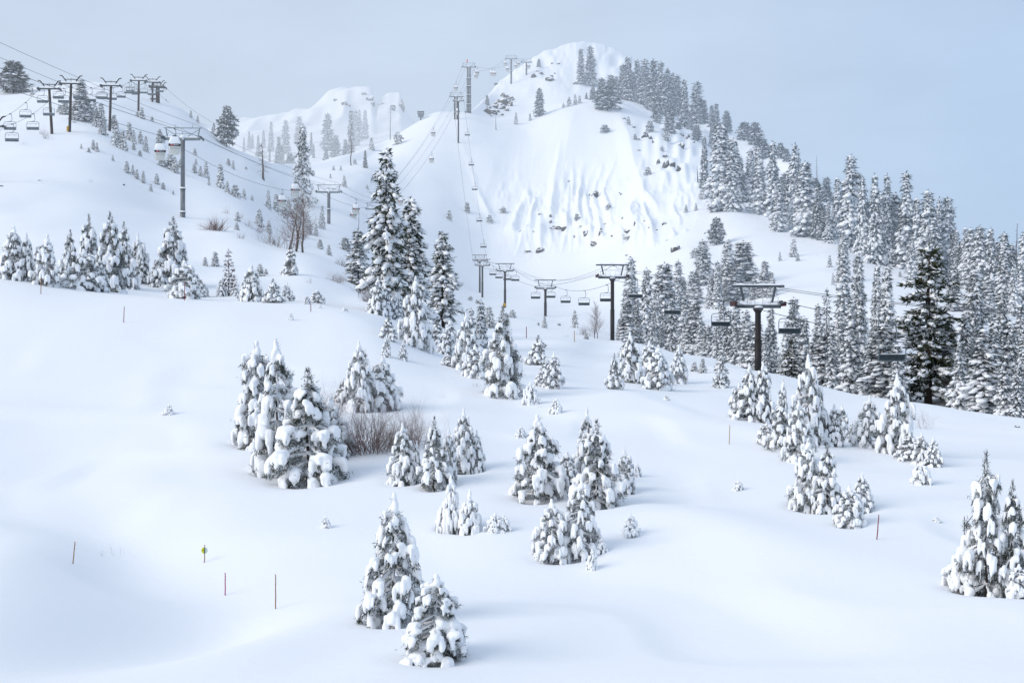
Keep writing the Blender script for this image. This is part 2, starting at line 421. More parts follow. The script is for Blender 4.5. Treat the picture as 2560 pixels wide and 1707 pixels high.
M = {}
M['snow'] = material('ground_snow', SNOWC, 0.75, spec=0.15, bump=0.30, bscale=2.2, colour2=(0.885, 0.905, 0.935), scale=0.03)
M['far_snow'] = material('far_rocky_snow', (0.20, 0.19, 0.19), 0.8, colour2=(0.30, 0.28, 0.26), scale=0.08, snow=(-0.15, 0.15), snowscale=0.05, spec=0.1)
M['load'] = material('branch_snow', (0.91, 0.92, 0.935), 0.8, spec=0.1, bump=0.18, bscale=9.0)
M['needle'] = material('pine_needles', (0.068, 0.080, 0.052), 0.7, colour2=(0.024, 0.032, 0.022), scale=1.2, spec=0.2, objrand=0.25)
M['needle_far'] = material('frosted_needles', (0.055, 0.067, 0.062), 0.8, colour2=(0.14, 0.155, 0.158), scale=0.7, spec=0.1, objrand=0.25)
M['frost'] = material('rimed_needles', (0.60, 0.63, 0.66), 0.8, colour2=(0.40, 0.43, 0.45), scale=2, spec=0.1)
M['needle_dark'] = material('dark_green_needles', (0.055, 0.066, 0.030), 0.7, colour2=(0.020, 0.028, 0.018), scale=0.8, spec=0.2)
M['needle_red'] = material('dead_red_needles', (0.15, 0.09, 0.075), 0.8, colour2=(0.09, 0.06, 0.05), scale=1.5, spec=0.1)
M['bark'] = material('bark', (0.085, 0.060, 0.048), 0.9, colour2=(0.045, 0.034, 0.030), scale=3, spec=0.1, snow=(0.35, 0.75))
M['bark_grey'] = material('grey_dead_bark', (0.17, 0.14, 0.125), 0.9, colour2=(0.09, 0.075, 0.07), scale=2, spec=0.1, snow=(0.3, 0.7))
M['twig'] = material('brown_twigs', (0.17, 0.095, 0.085), 0.9, colour2=(0.17, 0.125, 0.105), scale=1.5, spec=0.1, snow=(0.20, 0.70), snowscale=2)
M['twig_red'] = material('red_brown_twigs', (0.19, 0.10, 0.09), 0.9, colour2=(0.14, 0.10, 0.10), scale=1, spec=0.1, snow=(0.7, 1.1))
M['rock'] = material('rock', (0.17, 0.145, 0.115), 0.9, colour2=(0.085, 0.078, 0.072), scale=0.35, spec=0.1, snow=(0.25, 0.5), snowscale=0.5, bump=0.6, bscale=0.8)
M['rock_grey'] = material('grey_rock', (0.13, 0.125, 0.12), 0.9, colour2=(0.065, 0.065, 0.068), scale=0.4, spec=0.1, snow=(0.2, 0.5), snowscale=0.5, bump=0.6, bscale=0.8)
M['pole_dark'] = material('dark_painted_steel', (0.012, 0.012, 0.013), 0.6, colour2=(0.026, 0.019, 0.017), scale=1.2, spec=0.35)
M['pole_brown'] = material('weathered_brown_steel', (0.060, 0.047, 0.042), 0.6, colour2=(0.030, 0.026, 0.026), scale=1.0, spec=0.3)
M['galv'] = material('galvanised_steel', (0.27, 0.31, 0.32), 0.5, colour2=(0.20, 0.235, 0.25), scale=1.5, metal=0.3, snow=(0.55, 0.9), snowscale=1.0)
M['galv_dark'] = material('dark_galvanised_steel', (0.10, 0.12, 0.13), 0.5, colour2=(0.065, 0.078, 0.085), scale=1.5, metal=0.2, snow=(0.6, 0.95), snowscale=1.0)  # a darker grey steel than galv, snow on upward faces
M['galv_pole'] = material('galvanised_pole', (0.24, 0.255, 0.265), 0.5, colour2=(0.15, 0.16, 0.175), scale=0.6, metal=0.3)
M['frame'] = material('chair_frame_steel', (0.15, 0.18, 0.20), 0.5, var=0.25, scale=2, metal=0.3)
M['pad'] = material('dark_seat_pad', (0.022, 0.036, 0.042), 0.6, var=0.3, scale=3)
M['seat_grey'] = material('grey_seat', (0.17, 0.205, 0.225), 0.6, colour2=(0.12, 0.15, 0.17), scale=2)
M['cable'] = material('steel_cable', (0.055, 0.06, 0.068), 0.5, var=0.2, scale=1)
M['red'] = material('red_rubber', (0.06, 0.018, 0.016), 0.6, var=0.3, scale=4)
M['cream'] = material('cream_cabin_panel', (0.70, 0.70, 0.64), 0.5, colour2=(0.64, 0.65, 0.61), scale=2)
M['glass'] = material('tinted_window', (0.035, 0.035, 0.05), 0.15, var=0.2, scale=2, spec=0.5)
M['sidepanel'] = material('grey_cabin_door', (0.10, 0.11, 0.15), 0.35, colour2=(0.16, 0.17, 0.21), scale=1.5)
M['black'] = material('black_rubber', (0.012, 0.012, 0.016), 0.5, var=0.2)
M['logo_red'] = material('logo_red', (0.50, 0.02, 0.03), 0.5, var=0.1)
M['logo_white'] = material('logo_white', (0.68, 0.66, 0.70), 0.5, var=0.05)
M['bright_red'] = material('bright_red_flag', (0.80, 0.03, 0.03), 0.5, var=0.1)
M['yellow'] = material('yellow_paint', (0.62, 0.36, 0.02), 0.6, colour2=(0.5, 0.26, 0.02), scale=3)
M['bamboo'] = material('bamboo', (0.36, 0.19, 0.09), 0.6, colour2=(0.22, 0.115, 0.055), scale=9)
M['bamboo_red'] = material('red_pole_paint', (0.27, 0.05, 0.065), 0.6, colour2=(0.20, 0.035, 0.05), scale=6)
M['pink'] = material('magenta_pole_paint', (0.42, 0.012, 0.13), 0.5, colour2=(0.30, 0.01, 0.09), scale=6)
M['bamboo_yellow'] = material('yellow_pole', (0.48, 0.33, 0.14), 0.6, colour2=(0.38, 0.25, 0.10), scale=6)
M['disc_yellow'] = material('yellow_disc', (0.62, 0.66, 0.0), 0.5, var=0.08)
M['disc_pale'] = material('pale_disc', (0.50, 0.60, 0.55), 0.5, var=0.05)
M['disc_ink'] = material('faded_print', (0.38, 0.40, 0.10), 0.6, var=0.1)
M['station'] = material('station_cladding', (0.22, 0.25, 0.28), 0.7, colour2=(0.16, 0.18, 0.2), scale=0.6)
# ------------------------------------------------------------------ terrain meshes
def grid_mesh(name, D, X, Z, mat):
    n, r = D.shape
    V = np.stack([X, D, Z], -1).reshape(-1, 3)
    i = np.arange(n - 1)[:, None] * r + np.arange(r - 1)[None, :]
    q = np.stack([i, i + r, i + r + 1, i + 1], -1).reshape(-1, 4)
    o = mesh_obj(name, np_mesh(name, V, [q], [mat])); o['kind'] = 'structure'
    return o

# ------------------------------------------------------------------ trees
def blades(pts, dirs, length, width, rs):
    """one thin triangle per needle"""
    n = len(pts)
    d = dirs / (np.linalg.norm(dirs, axis=1, keepdims=True) + 1e-9)
    a = np.cross(d, rs.randn(n, 3)); a /= (np.linalg.norm(a, axis=1, keepdims=True) + 1e-9)
    w = (width * (0.7 + 0.6 * rs.rand(n)))[:, None]; l = (length * (0.6 + 0.7 * rs.rand(n)))[:, None]
    V = np.stack([pts - a * w / 2, pts + a * w / 2, pts + d * l], 1).reshape(-1, 3)
    return V, np.arange(3 * n).reshape(-1, 3)

def blob_set(C, S, R, sub, rs, rough=0.25, cap=False):
    """ellipsoids: centres C (n,3), half axes S (n,3), rotation matrices R (n,3,3)"""
    V, T = ICO[sub]
    n, k = len(C), len(V)
    W = V.copy()
    if cap:
        lat = np.sqrt(np.clip(1 - V[:, 2] ** 2, 1e-6, 1)); f = np.sqrt(np.clip(1 - np.abs(V[:, 2]) ** 3.2, 0, 1)) / lat
        W[:, :2] *= f[:, None]
    B = W[None] * S[:, None, :] * (1 + rough * (rs.rand(n, k, 1) - .5))
    B = np.einsum('nij,nkj->nki', R, B) + C[:, None, :]
    return B.reshape(-1, 3), (T[None] + (np.arange(n) * k)[:, None, None]).reshape(-1, 3)

def frames(axis):
    """rotation matrices whose Z column is the given direction"""
    z = axis / (np.linalg.norm(axis, axis=1, keepdims=True) + 1e-9)
    up = np.where(np.abs(z[:, 2:3]) > 0.95, np.array([[1., 0, 0]]), np.array([[0, 0, 1.]]))
    x = np.cross(up, z); x /= (np.linalg.norm(x, axis=1, keepdims=True) + 1e-9)
    y = np.cross(z, x)
    return np.stack([x, y, z], -1)

def trunk_mb(H, r, rs, wob=0.02, top=0.96, n=7):
    mb = MB(); k = 8
    pts = [(wob * H * math.sin(i * 1.3 + rs.rand()) * (i > 0) * .4, wob * H * math.cos(i * 1.7) * (i > 0) * .4, -0.05 * H + H * (top + .05) * i / k) for i in range(k + 1)]
    mb.tube(pts, [r * (1.0 - 0.88 * i / k) for i in range(k + 1)], n)
    return mb

def mb_mesh(mb, name, mats, smooth=True):
    me = bpy.data.meshes.new(name); me.from_pydata(mb.v, [], mb.f)
    for m in mats: me.materials.append(m)
    me.polygons.foreach_set('use_smooth', [smooth] * len(mb.f)); me.update()
    return me

def remeshed(name, V, T, voxel, mat, rs, jit=0.0):
    me = np_mesh(name + '_raw', V, [T], [mat])
    o = bpy.data.objects.new('tmp', me); col.objects.link(o)
    md = o.modifiers.new('r', 'REMESH'); md.mode = 'VOXEL'; md.voxel_size = voxel; md.use_smooth_shade = True
    sm = o.modifiers.new('s', 'SMOOTH'); sm.factor = 0.5; sm.iterations = 2
    dg = bpy.context.evaluated_depsgraph_get()
    ev = o.evaluated_get(dg)
    out = bpy.data.meshes.new_from_object(ev)
    bpy.data.objects.remove(o); bpy.data.meshes.remove(me)
    out.name = name
    out.polygons.foreach_set('use_smooth', [True] * len(out.polygons))
    if not out.materials: out.materials.append(mat)
    bm = bmesh.new(); bm.from_mesh(out); seen = set(); isl = []      # keep the one connected load
    for v in bm.verts:
        if v in seen: continue
        st = [v]; seen.add(v); g = []
        while st:
            u = st.pop(); g.append(u)
            for e in u.link_edges:
                o2 = e.other_vert(u)
                if o2 not in seen: seen.add(o2); st.append(o2)
        isl.append(g)
    isl.sort(key=len)
    for g in isl[:-1]: bmesh.ops.delete(bm, geom=g, context='VERTS')
    bm.to_mesh(out); bm.free()
    return out

def young_pine(seed, H=4.0, R=1.15, nwh=9, fat=1.0, snowy=1.0, top_bare=False, power=0.8, needle='needle', nbase=7.0):
    """young pine: bushy branch ends, each capped by a cushion of snow with drips hanging down its front"""
    rs = np.random.RandomState(seed)
    tb = trunk_mb(H, 0.07, rs)
    C, S, A = [], [], []; NP, ND = [], []
    def lobe(a, b, r, cap=.6):
        a, b = np.array(a), np.array(b); ax = a - b; l = np.linalg.norm(ax)
        C.append((a + b) / 2); S.append((r, r, l / 2 + r * cap)); A.append(ax)
    def tuft(p, d, n, spread, r=0.06, rz=None):
        p = np.array(p); d = np.array(d)
        NP.append(p + rs.randn(n, 3) * np.array([r, r, rz or r])); ND.append(d + rs.randn(n, 3) * spread)
    for i in range(nwh):
        t = 0.045 + 0.86 * ((i + 0.3 * rs.rand()) / nwh) ** .92
        z0 = H * t
        r = R * min(1.0, 1.2 * (1 - t) ** power) * (0.80 + 0.34 * rs.rand())
        nb = max(3, int(round(nbase * min(1, .35 + .7 * r / R))))
        a0 = rs.rand() * 6.28
        for k in range(nb):
            a = a0 + 6.283 * (k + 0.55 * rs.rand()) / nb
            if rs.rand() < 0.06: continue
            L = r * (0.60 + 0.52 * rs.rand()); z = z0 + (rs.rand() - .5) * .08 * H
            o = np.array([math.cos(a), math.sin(a), 0]); tg = np.array([-o[1], o[0], 0]); up = np.array([0, 0, 1.])
            c = up * z0
            q = (0.175 + 0.095 * rs.rand()) * fat * (0.55 + 0.45 * min(1, L / R)) * (1.0 - .30 * t)
            p = o * max(L - q * .8, .02) + up * (max(z, q * 1.6) - 0.30 * L)
            tb.tube([c, c * .3 + p * .7 + up * .10 * L, p], [0.024, 0.017, 0.010], 4, cap=False)
            full = rs.rand() < snowy
            if full:
                lobe(p + up * q * .1 - o * q * .7, p + up * q * .1 + o * q * .35, q * .92, .8)
                wd = 0.75 + .5 * rs.rand()
                for m in range(rs.randint(4, 7)):
                    s = (rs.rand() - .5) * 2.3 * wd; f = .62 * (1 - .25 * s * s) * rs.uniform(.4, 1.1)
                    b_ = p + tg * q * s + o * q * f
                    ln = q * rs.uniform(.9, 2.6)
                    rr = q * rs.uniform(.36, .54)
                    lobe(b_ + up * q * .25, b_ - up * ln + o * q * .12, rr, .7)
                    tuft(b_ - up * (ln + q * .2), o * .3 - up * .9, 10, .45, rr * .5)
                lobe(c, p, max(.045, q * .36))
            nn = int(20 + 26 * min(1, L / R))
            tuft(p - up * q * (2.0 if full else .3) - o * q * .1, o * .55 - up * (.6 if full else -.2), nn if full else nn * 2, .55, q * .70, q * .5)
            tuft(p - up * q * 1.0 - o * q * .9, o * .4 - up * .5, nn, .6, q * .6)
            tuft(c * .45 + p * .55 - up * .06, o - up * .2, 26, .8, .09)
    tuft((0, 0, H * .91), (0, 0, 1), 24, .6, .05, .10); tuft((0, 0, H * .80), (0, 0, .3), 50, .8, .10, .12)
    if top_bare:
        tuft((0, 0, H * .97), (0, 0, 1), 40, .5, .03, .06)
        for k in range(6): tuft((rs.randn() * .12, rs.randn() * .12, H * (.80 + .025 * k)), (rs.randn(), rs.randn(), .4), 26, .6, .05)
    else:
        lobe((0.02, 0, H * .965), (0.0, 0.02, H * .90), 0.105 * fat); lobe((.06, .03, H * .90), (.08, .02, H * .82), .13 * fat); lobe((-.07, -.04, H * .88), (-.09, -.05, H * .79), .13 * fat); lobe((.0, -.08, H * .86), (.0, -.12, H * .75), .13 * fat)
    for i in range(10): lobe((0, 0, H * (.02 + .092 * i)), (0, 0, H * (.02 + .092 * (i + 1))), 0.055)
    C, S, A = np.array(C), np.array(S), np.array(A)
    V, T = blob_set(C, S, frames(A), 2, rs, 0.10, cap=True)
    V = V + np.stack([vnoise(V[:, 0] * 5, V[:, 2] * 5, 41), vnoise(V[:, 1] * 5, V[:, 2] * 5, 42), vnoise(V[:, 0] * 5, V[:, 1] * 5 + V[:, 2], 43)], 1) * 0.10
    snow = remeshed('snow_load', V, T, 0.034 * H / 4, M['load'], rs)
    NP, ND = np.concatenate(NP), np.concatenate(ND)
    V, T = blades(NP, ND, 0.17, 0.026, rs)
    fr = rs.rand(len(T)) < .30; fol = np_mesh('foliage', V, [T[~fr], T[fr]], [M[needle], M['frost']], [0, 1], smooth=False)
    tr = mb_mesh(tb, 'trunk', [M['bark']])
    return dict(H=H, R=R * 1.02, trunk=tr, foliage=fol, snow_load=snow)

def conifer(seed, H, R, nwh, nb, spr, snow=0.75, prof=0.75, sub=1, nl=0.5, nn=4, droop=0.35, t0=0.05, ragged=0.3, needle='needle_far',
            bsz=1.0, flat=0.5, trunk_r=None, column=1.0, up=0.15, bare=0, frost=.30):
    """fir or pine: whorls of branches with sprays of needles, pads of snow on top"""
    rs = np.random.RandomState(seed)
    pos, out, siz = [], [], []
    tb = trunk_mb(H, trunk_r or H * 0.014, rs, 0.008)
    for i in range(nwh):
        t = t0 + (0.985 - t0) * (i + 0.7 * rs.rand()) / nwh
        r = R * min(1.0, column * (1 - t) ** prof) * (1 - ragged * .7 + ragged * 1.2 * rs.rand()) + 0.012 * H
        k_ = max(3, int(round(nb * (0.45 + 0.55 * r / R))))
        gap = rs.rand() * 6.28 if rs.rand() < ragged else None
        a0 = rs.rand() * 6.28
        for k in range(k_):
            a = a0 + 6.283 * (k + .7 * rs.rand()) / k_
            L = r * (0.55 + 0.55 * rs.rand())
            if gap is not None and abs((a - gap + 3.14) % 6.28 - 3.14) < 0.8: L *= 0.45
            o = np.array([math.cos(a), math.sin(a), 0])
            ns = max(1, int(round(spr * L / R + .3)))
            if L > 0.35 * R and bare: tb.tube([(0, 0, H * t), o * L * .9 + np.array([0, 0, H * t - droop * L])], [0.006 * H * .4, 0.002 * H * .4], 3, cap=False)
            for j in range(ns):
                s = 1 - 0.72 * j / max(1, ns) - 0.1 * rs.rand()
                p = o * L * s + np.array([0, 0, H * t + up * L * s - (droop + up) * L * s ** 1.7])
                p = p + rs.randn(3) * 0.05 * L * np.array([1, 1, .5])
                pos.append(p); out.append(o + np.array([0, 0, -droop * 1.2 * s + up * .4])); siz.append(0.55 + 0.45 * L / R + .15 * rs.randn())
    pos, out, siz = np.array(pos), np.array(out), np.clip(np.array(siz), .3, 1.4)
    n = len(pos)
    ix = np.repeat(np.arange(n), nn)
    V, T = blades(pos[ix] + rs.randn(len(ix), 3) * nl * .22, out[ix] + rs.randn(len(ix), 3) * .55, nl, nl * .34, rs)
    tip = np.array([[0, 0, H * (.93 + .02 * q)] for q in range(4)])
    ix = np.repeat(np.arange(4), 6)
    V2, T2 = blades(tip[ix], np.array([[0, 0, .8]]) + rs.randn(24, 3) * .6, nl * .6, nl * .15, rs)
    T = np.concatenate([T, T2 + len(V)]); fr = rs.rand(len(T)) < frost
    fol = np_mesh('foliage', np.concatenate([V, V2]), [T[~fr], T[fr]], [M[needle], M['frost']], [0, 1], smooth=False)
    sel = rs.rand(n) < snow
    sp, so, sz = pos[sel], out[sel], siz[sel]
    q = (nl * 0.52 * bsz * sz * (.7 + .6 * rs.rand(len(sz))))[:, None]
    S = np.concatenate([q * .78, q * flat, q * 1.05], 1)
    Rm = frames(so)
    # y axis of the frame points up: the pads are flat that way
    V, T = blob_set(sp + np.array([0, 0, 1]) * q * .30, S, Rm, sub, rs, 0.35)
    sn = np_mesh('snow_load', V, [T], [M['load']])
    return dict(H=H, R=R, trunk=mb_mesh(tb, 'trunk', [M['bark']]), foliage=fol, snow_load=sn)

def join_lib(d, name):
    """one mesh of trunk, foliage and snow for trees too small to show parts"""
    Vs, Fs, fm, o = [], [], [], 0; mats = []
    for k, key in enumerate(('trunk', 'foliage', 'snow_load')):
        me = d[key]; n = len(me.vertices); base = len(mats)
        v = np.empty(n * 3, np.float32); me.vertices.foreach_get('co', v)
        me.calc_loop_triangles(); t = np.empty(len(me.loop_triangles) * 3, np.int32); me.loop_triangles.foreach_get('vertices', t)
        Vs.append(v.reshape(-1, 3)); t = t.reshape(-1, 3) + o
        mi = np.empty(len(t), np.int32); me.loop_triangles.foreach_get('material_index', mi)
        for q in range(len(me.materials)):
            if np.any(mi == q): Fs.append(t[mi == q]); fm.append(base + q)
        mats += list(me.materials); o += n
    d['joined'] = np_mesh(name, np.concatenate(Vs), Fs, mats, fm)

def branch_rec(mb, p, d, L, r, depth, rs, spread, n=4, kids=3, curl=0.15, upb=0.15):
    pts = [p]; rad = [r]; q = p.copy(); dd = d.copy()
    for i in range(3):
        dd = (dd + Vector((rs.randn(), rs.randn(), rs.randn())) * curl + Vector((0, 0, upb * .3))).normalized()
        q = q + dd * L / 3; pts.append(q.copy()); rad.append(r * (1 - 0.22 * (i + 1)))
    mb.tube(pts, rad, n if depth > 1 else 3, cap=False)
    if depth <= 0: return
    for k in range(kids + (rs.rand() < .4)):
        i = rs.randint(1, 4)
        a = Vector((rs.randn(), rs.randn(), rs.randn())).normalized()
        nd = (dd + a * spread + Vector((0, 0, upb))).normalized()
        branch_rec(mb, pts[i], nd, L * (0.55 + .25 * rs.rand()), rad[i] * .62, depth - 1, rs, spread, n, kids, curl, upb)

def bare_tree(seed, H, stems=1, depth=4, spread=0.75, r=None, conical=False):
    rs = np.random.RandomState(seed); mb = MB(); tw = MB()
    for s in range(stems):
        lean = Vector((rs.randn() * .12 * (stems > 1), rs.randn() * .12, 1)).normalized()
        p0 = Vector((rs.randn() * .05 * H * (stems > 1), rs.randn() * .03 * H * (stems > 1), -0.03 * H))
        h = H * (1 if s == 0 else .75 + .2 * rs.rand()); k = 7
        pts = [p0 + lean * h * i / k + Vector((rs.randn(), rs.randn(), 0)) * .012 * H for i in range(k + 1)]
        rr = r or 0.011 * H
        mb.tube(pts, [rr * (1 - .9 * i / k) for i in range(k + 1)], 6)
        for i in range(1, k):
            for _ in range(6 if conical else 3):
                a = rs.rand() * 6.28
                el = 0.75 if conical else 0.5
                d = Vector((math.cos(a), math.sin(a), el)).normalized()
                L = (0.30 * H * (1.1 - i / k) if conical else 0.32 * H * (1 - .5 * i / k)) * (.6 + .5 * rs.rand())
                branch_rec(tw, pts[i].lerp(pts[i + 1], rs.rand()), d, L, rr * .36, 2 if conical else depth - 1, rs, spread * .8, 3, 3)
    return mb, tw

def bare_shrub(seed, H, R, stems, depth=3, spread=0.6, r=0.02):
    rs = np.random.RandomState(seed); mb = MB()
    for s in range(stems):
        a = rs.rand() * 6.28; q = math.sqrt(rs.rand()) * R * .55
        p = Vector((math.cos(a) * q, math.sin(a) * q, -0.1 * H))
        d = Vector((math.cos(a) * q / R * 1.9 + rs.randn() * .35, math.sin(a) * q / R * 1.9 + rs.randn() * .35, .9)).normalized()
        branch_rec(mb, p, d, H * (.45 + .25 * rs.rand()), r * (.7 + .5 * rs.rand()), depth, rs, spread, 4, 3, .26, .08)
    return mb

def snag_mesh(seed, H, r, nbr, Lb):
    rs = np.random.RandomState(seed); mb = MB(); k = 9
    pts = [(rs.randn() * .006 * H, rs.randn() * .006 * H, -.03 * H + 1.03 * H * i / k) for i in range(k + 1)]
    mb.tube(pts, [r * (1 - .86 * i / k) for i in range(k + 1)], 7)
    tw = MB()
    for i in range(nbr):
        t = .22 + .74 * rs.rand(); a = rs.rand() * 6.28; L = Lb * (1.1 - t) * (.5 + .8 * rs.rand()) + .02 * H
        d = Vector((math.cos(a), math.sin(a), -.35 + .4 * rs.rand())).normalized()
        branch_rec(tw, Vector((0, 0, H * t)), d, L, r * .16, 1, rs, .7, 3, 2, .25, 0)
    return mb, tw

def rock_mesh(seed, name='rock'):
    rs = np.random.RandomState(seed); V, T = ICO[3]
    V = V.copy()
    s = rs.rand(3) * 20
    for k in range(9):      # flat cut facets
        n = rs.randn(3); n /= np.linalg.norm(n); h = .50 + .36 * rs.rand()
        q = V @ n; V = V - np.where(q > h, (q - h) * .93, 0)[:, None] * n[None]
    nz = vnoise(V[:, 0] * 2.3 + s[0], V[:, 1] * 2.3 + V[:, 2] * 2.9, seed) * .35 + vnoise(V[:, 2] * 6 + s[1], V[:, 0] * 6 + V[:, 1] * 5, seed + 5) * .16
    V = V * (1 + nz[:, None])
    return V, T
# ------------------------------------------------------------------ labels by place
NUM = ['', 'first', 'second', 'third', 'fourth', 'fifth', 'sixth', 'seventh', 'eighth', 'ninth', 'tenth', 'eleventh', 'twelfth', 'thirteenth', 'fourteenth']
def rank_words(i, n, lo='left', hi='right', lom='leftmost', him='rightmost'):
    if n == 1: return ''
    if i == 0: return lom
    if i == n - 1: return him
    if i == 1 and n == 3: return 'middle one'
    if i < (n + 1) // 2: return NUM[i + 1] + ' from ' + lo
    return NUM[n - i] + ' from ' + hi
CL = {}
def cluster(key, o, order, size, noun): CL.setdefault(key, []).append((order, size, noun, o))
def finish_labels():
    for (phrase, vert), L in CL.items():
        L.sort(key=lambda q: q[0]); n = len(L); mean = sum(q[1] for q in L) / n
        for i, (od, sz, noun, o) in enumerate(L):
            w = rank_words(i, n, 'top', 'bottom', 'topmost', 'lowest') if vert else rank_words(i, n)
            adj = ''
            if n > 1 and sz > 1.45 * mean: adj = 'tall '
            if n > 1 and sz < 0.6 * mean: adj = 'small '
            lab = adj + noun + (', ' + w + ' of those' if w else '') + ' ' + phrase
            if len(lab.split()) > 16: lab = lab.replace(' of those', '')
            o['label'] = lab

# ------------------------------------------------------------------ lift equipment
def sheave(parent, x, z, n=5, L=2.4, r=0.26, dark='galv_dark', lining='red'):
    mb = MB(); mb.box((x, 0, z), (0.14, L, 0.16)); mb.box((x, 0, z + .2), (0.10, L * .5, 0.14))
    s = mb.build('sheave_assembly', M[dark], parent, smooth=False)
    for i in range(n):
        y = -L / 2 + L * (i + .5) / n
        w = MB(); w.tube([(x - .08 * math.copysign(1, x) + (.16 if x > 0 else -.16), y, z - .12), (x + (.30 if x > 0 else -.30), y, z - .12)], r, 12)
        w.build('wheel', M[lining], s, smooth=False)
    return s

def snow_slab(c, size, seed):
    """a soft pillow of snow lying on a beam"""
    rs = np.random.RandomState(seed); mb = MB(); n = 12
    for ring in range(1):
        vs = []; fs = []
        for i in range(n + 1):
            t = i / n; x = c[0] + (t - .5) * size[0]; h = size[2] * (0.55 + .9 * rs.rand()) * min(1, 6 * min(t, 1 - t) + .25)
            for (yy, zz) in ((-.5, 0), (-.46, .6), (-.2, 1), (.2, 1), (.46, .6), (.5, 0)):
                vs.append((x, c[1] + yy * size[1], c[2] + zz * h))
        for i in range(n):
            for k in range(5): fs.append((i * 6 + k, (i + 1) * 6 + k, (i + 1) * 6 + k + 1, i * 6 + k + 1))
        fs += [tuple(range(6)), tuple(n * 6 + k for k in range(6))[::-1]]
        mb.add(vs, fs)
    return mb

def chairlift_tower(name, hp, arm=5.15, lod=2, pole='pole_dark', step=True, seed=1):
    """round dark pole, grey crossarm and lifting frame under snow"""
    t = empty(name)
    mb = MB(); mb.tube([(0, 0, -1), (0, 0, hp * .5)], .385 if step else .34, 20); mb.tube([(0, 0, hp * .5), (0, 0, hp - .5)], .33, 20, cap=False)
    mb.tube([(0, 0, hp - .5), (0, 0, hp - .06), (0, 0, hp)], [.33, .60, .60], 20)
    mb.build('pole', M[pole], t)
    h = arm / 2
    mb = MB(); mb.box((0, 0, hp + .22), (arm, .55, .38)); mb.box((-h * .5, -.3, hp + .3), (arm * .42, .08, .14))
    mb.build('crossarm', M['galv_dark'], t, smooth=False, bevel=.03)
    mb = MB()
    for s in (-1, 1): mb.bar((s * 1.55, 0, hp + .42), (s * 1.98, 0, hp + 2.36), .20, .22)
    mb.box((0, 0, hp + 2.48), (arm * 1.165, .26, .24)); mb.bar((-1.8, 0, hp + 1.55), (1.8, 0, hp + 1.55), .06)
    mb.bar((-1.2, 0, hp + 1.55), (-.3, 0, hp + 2.36), .04); mb.bar((1.2, 0, hp + 1.55), (.3, 0, hp + 2.36), .04)
    mb.build('lifting_frame', M['galv_dark'], t, smooth=False)
    mb = MB()
    for x in (-2.2, -1.3, -.45, .45, 1.3, 2.2):
        if abs(x) < h: mb.bar((x, -.36, hp + .42), (x, -.36, hp + 1.25), .035)
    for z in (.85, 1.25):
        mb.bar((-h * .88, -.36, hp + z), (-.45, -.36, hp + z), .03); mb.bar((.45, -.36, hp + z), (h * .88, -.36, hp + z), .03)
    mb.build('railing', M['galv'], t, smooth=False)
    for s in (-1, 1): sheave(t, s * (h + .05), hp + .62)
    a = snow_slab((0, 0, hp + .415), (arm * .96, .5, .30), seed); a.build('snow_cap', M['load'], t)
    a = snow_slab((0, 0, hp + 2.605), (arm * 1.15, .30, .20), seed + 1); a.build('snow_cap', M['load'], t)
    if lod > 1: a = MB(); a.ell((0, -.1, hp + .16), (.56, .5, .17), 2); a.build('snow_cap', M['load'], t)
    return t

def fixed_tower(name, hp, arm=4.3, seed=1, lean=0.0, box=False):
    """brown pole with flat snowy crossarm and two outward hooked lifting horns"""
    t = empty(name); k = Vector((lean, 0, 0))
    mb = MB(); mb.tube([Vector((0, 0, -1)) - k * 1, Vector((0, 0, 0)), Vector((0, 0, hp)) + k * hp], [.34, .34, .29], 16); mb.build('pole', M['pole_brown'], t)
    o = k * hp; h = arm / 2
    mb = MB(); mb.box(Vector((0, 0, hp + .12)) + o, (arm, .5, .26)); mb.build('crossarm', M['galv_dark'], t, smooth=False)
    mb = MB()
    for s in (-1, 1):
        a, b, c = (Vector((s * q, 0, z)) + o for q, z in ((1.15, hp + .7), (2.05, hp + 1.95), (2.62, hp + 2.05)))
        mb.bar(Vector((s * 1.15, 0, hp + .25)) + o, a, .2); mb.bar(a, b, .24, .22); mb.bar(b, c, .22, .2)
    mb.bar(Vector((-1.45, 0, hp + 1.15)) + o, Vector((1.45, 0, hp + 1.15)) + o, .16)
    mb.bar(Vector((0, 0, hp + .25)) + o, Vector((0, 0, hp + 1.5)) + o, .07)
    mb.build('lifting_frame', M['pole_dark'], t, smooth=False)
    for s in (-1, 1):
        q = sheave(t, s * h + o.x, hp + .12, 5, 3.0, .24, lining='galv_dark')
    snow_slab(Vector((0, 0, hp + .255)) + o, (arm * 1.15, .7, .36), seed).build('snow_cap', M['load'], t)
    if box: mb = MB(); mb.box((-.42, -.1, .7), (.45, .5, 1.2)); mb.build('padding', M['yellow'], t, smooth=False, bevel=.05)
    return t

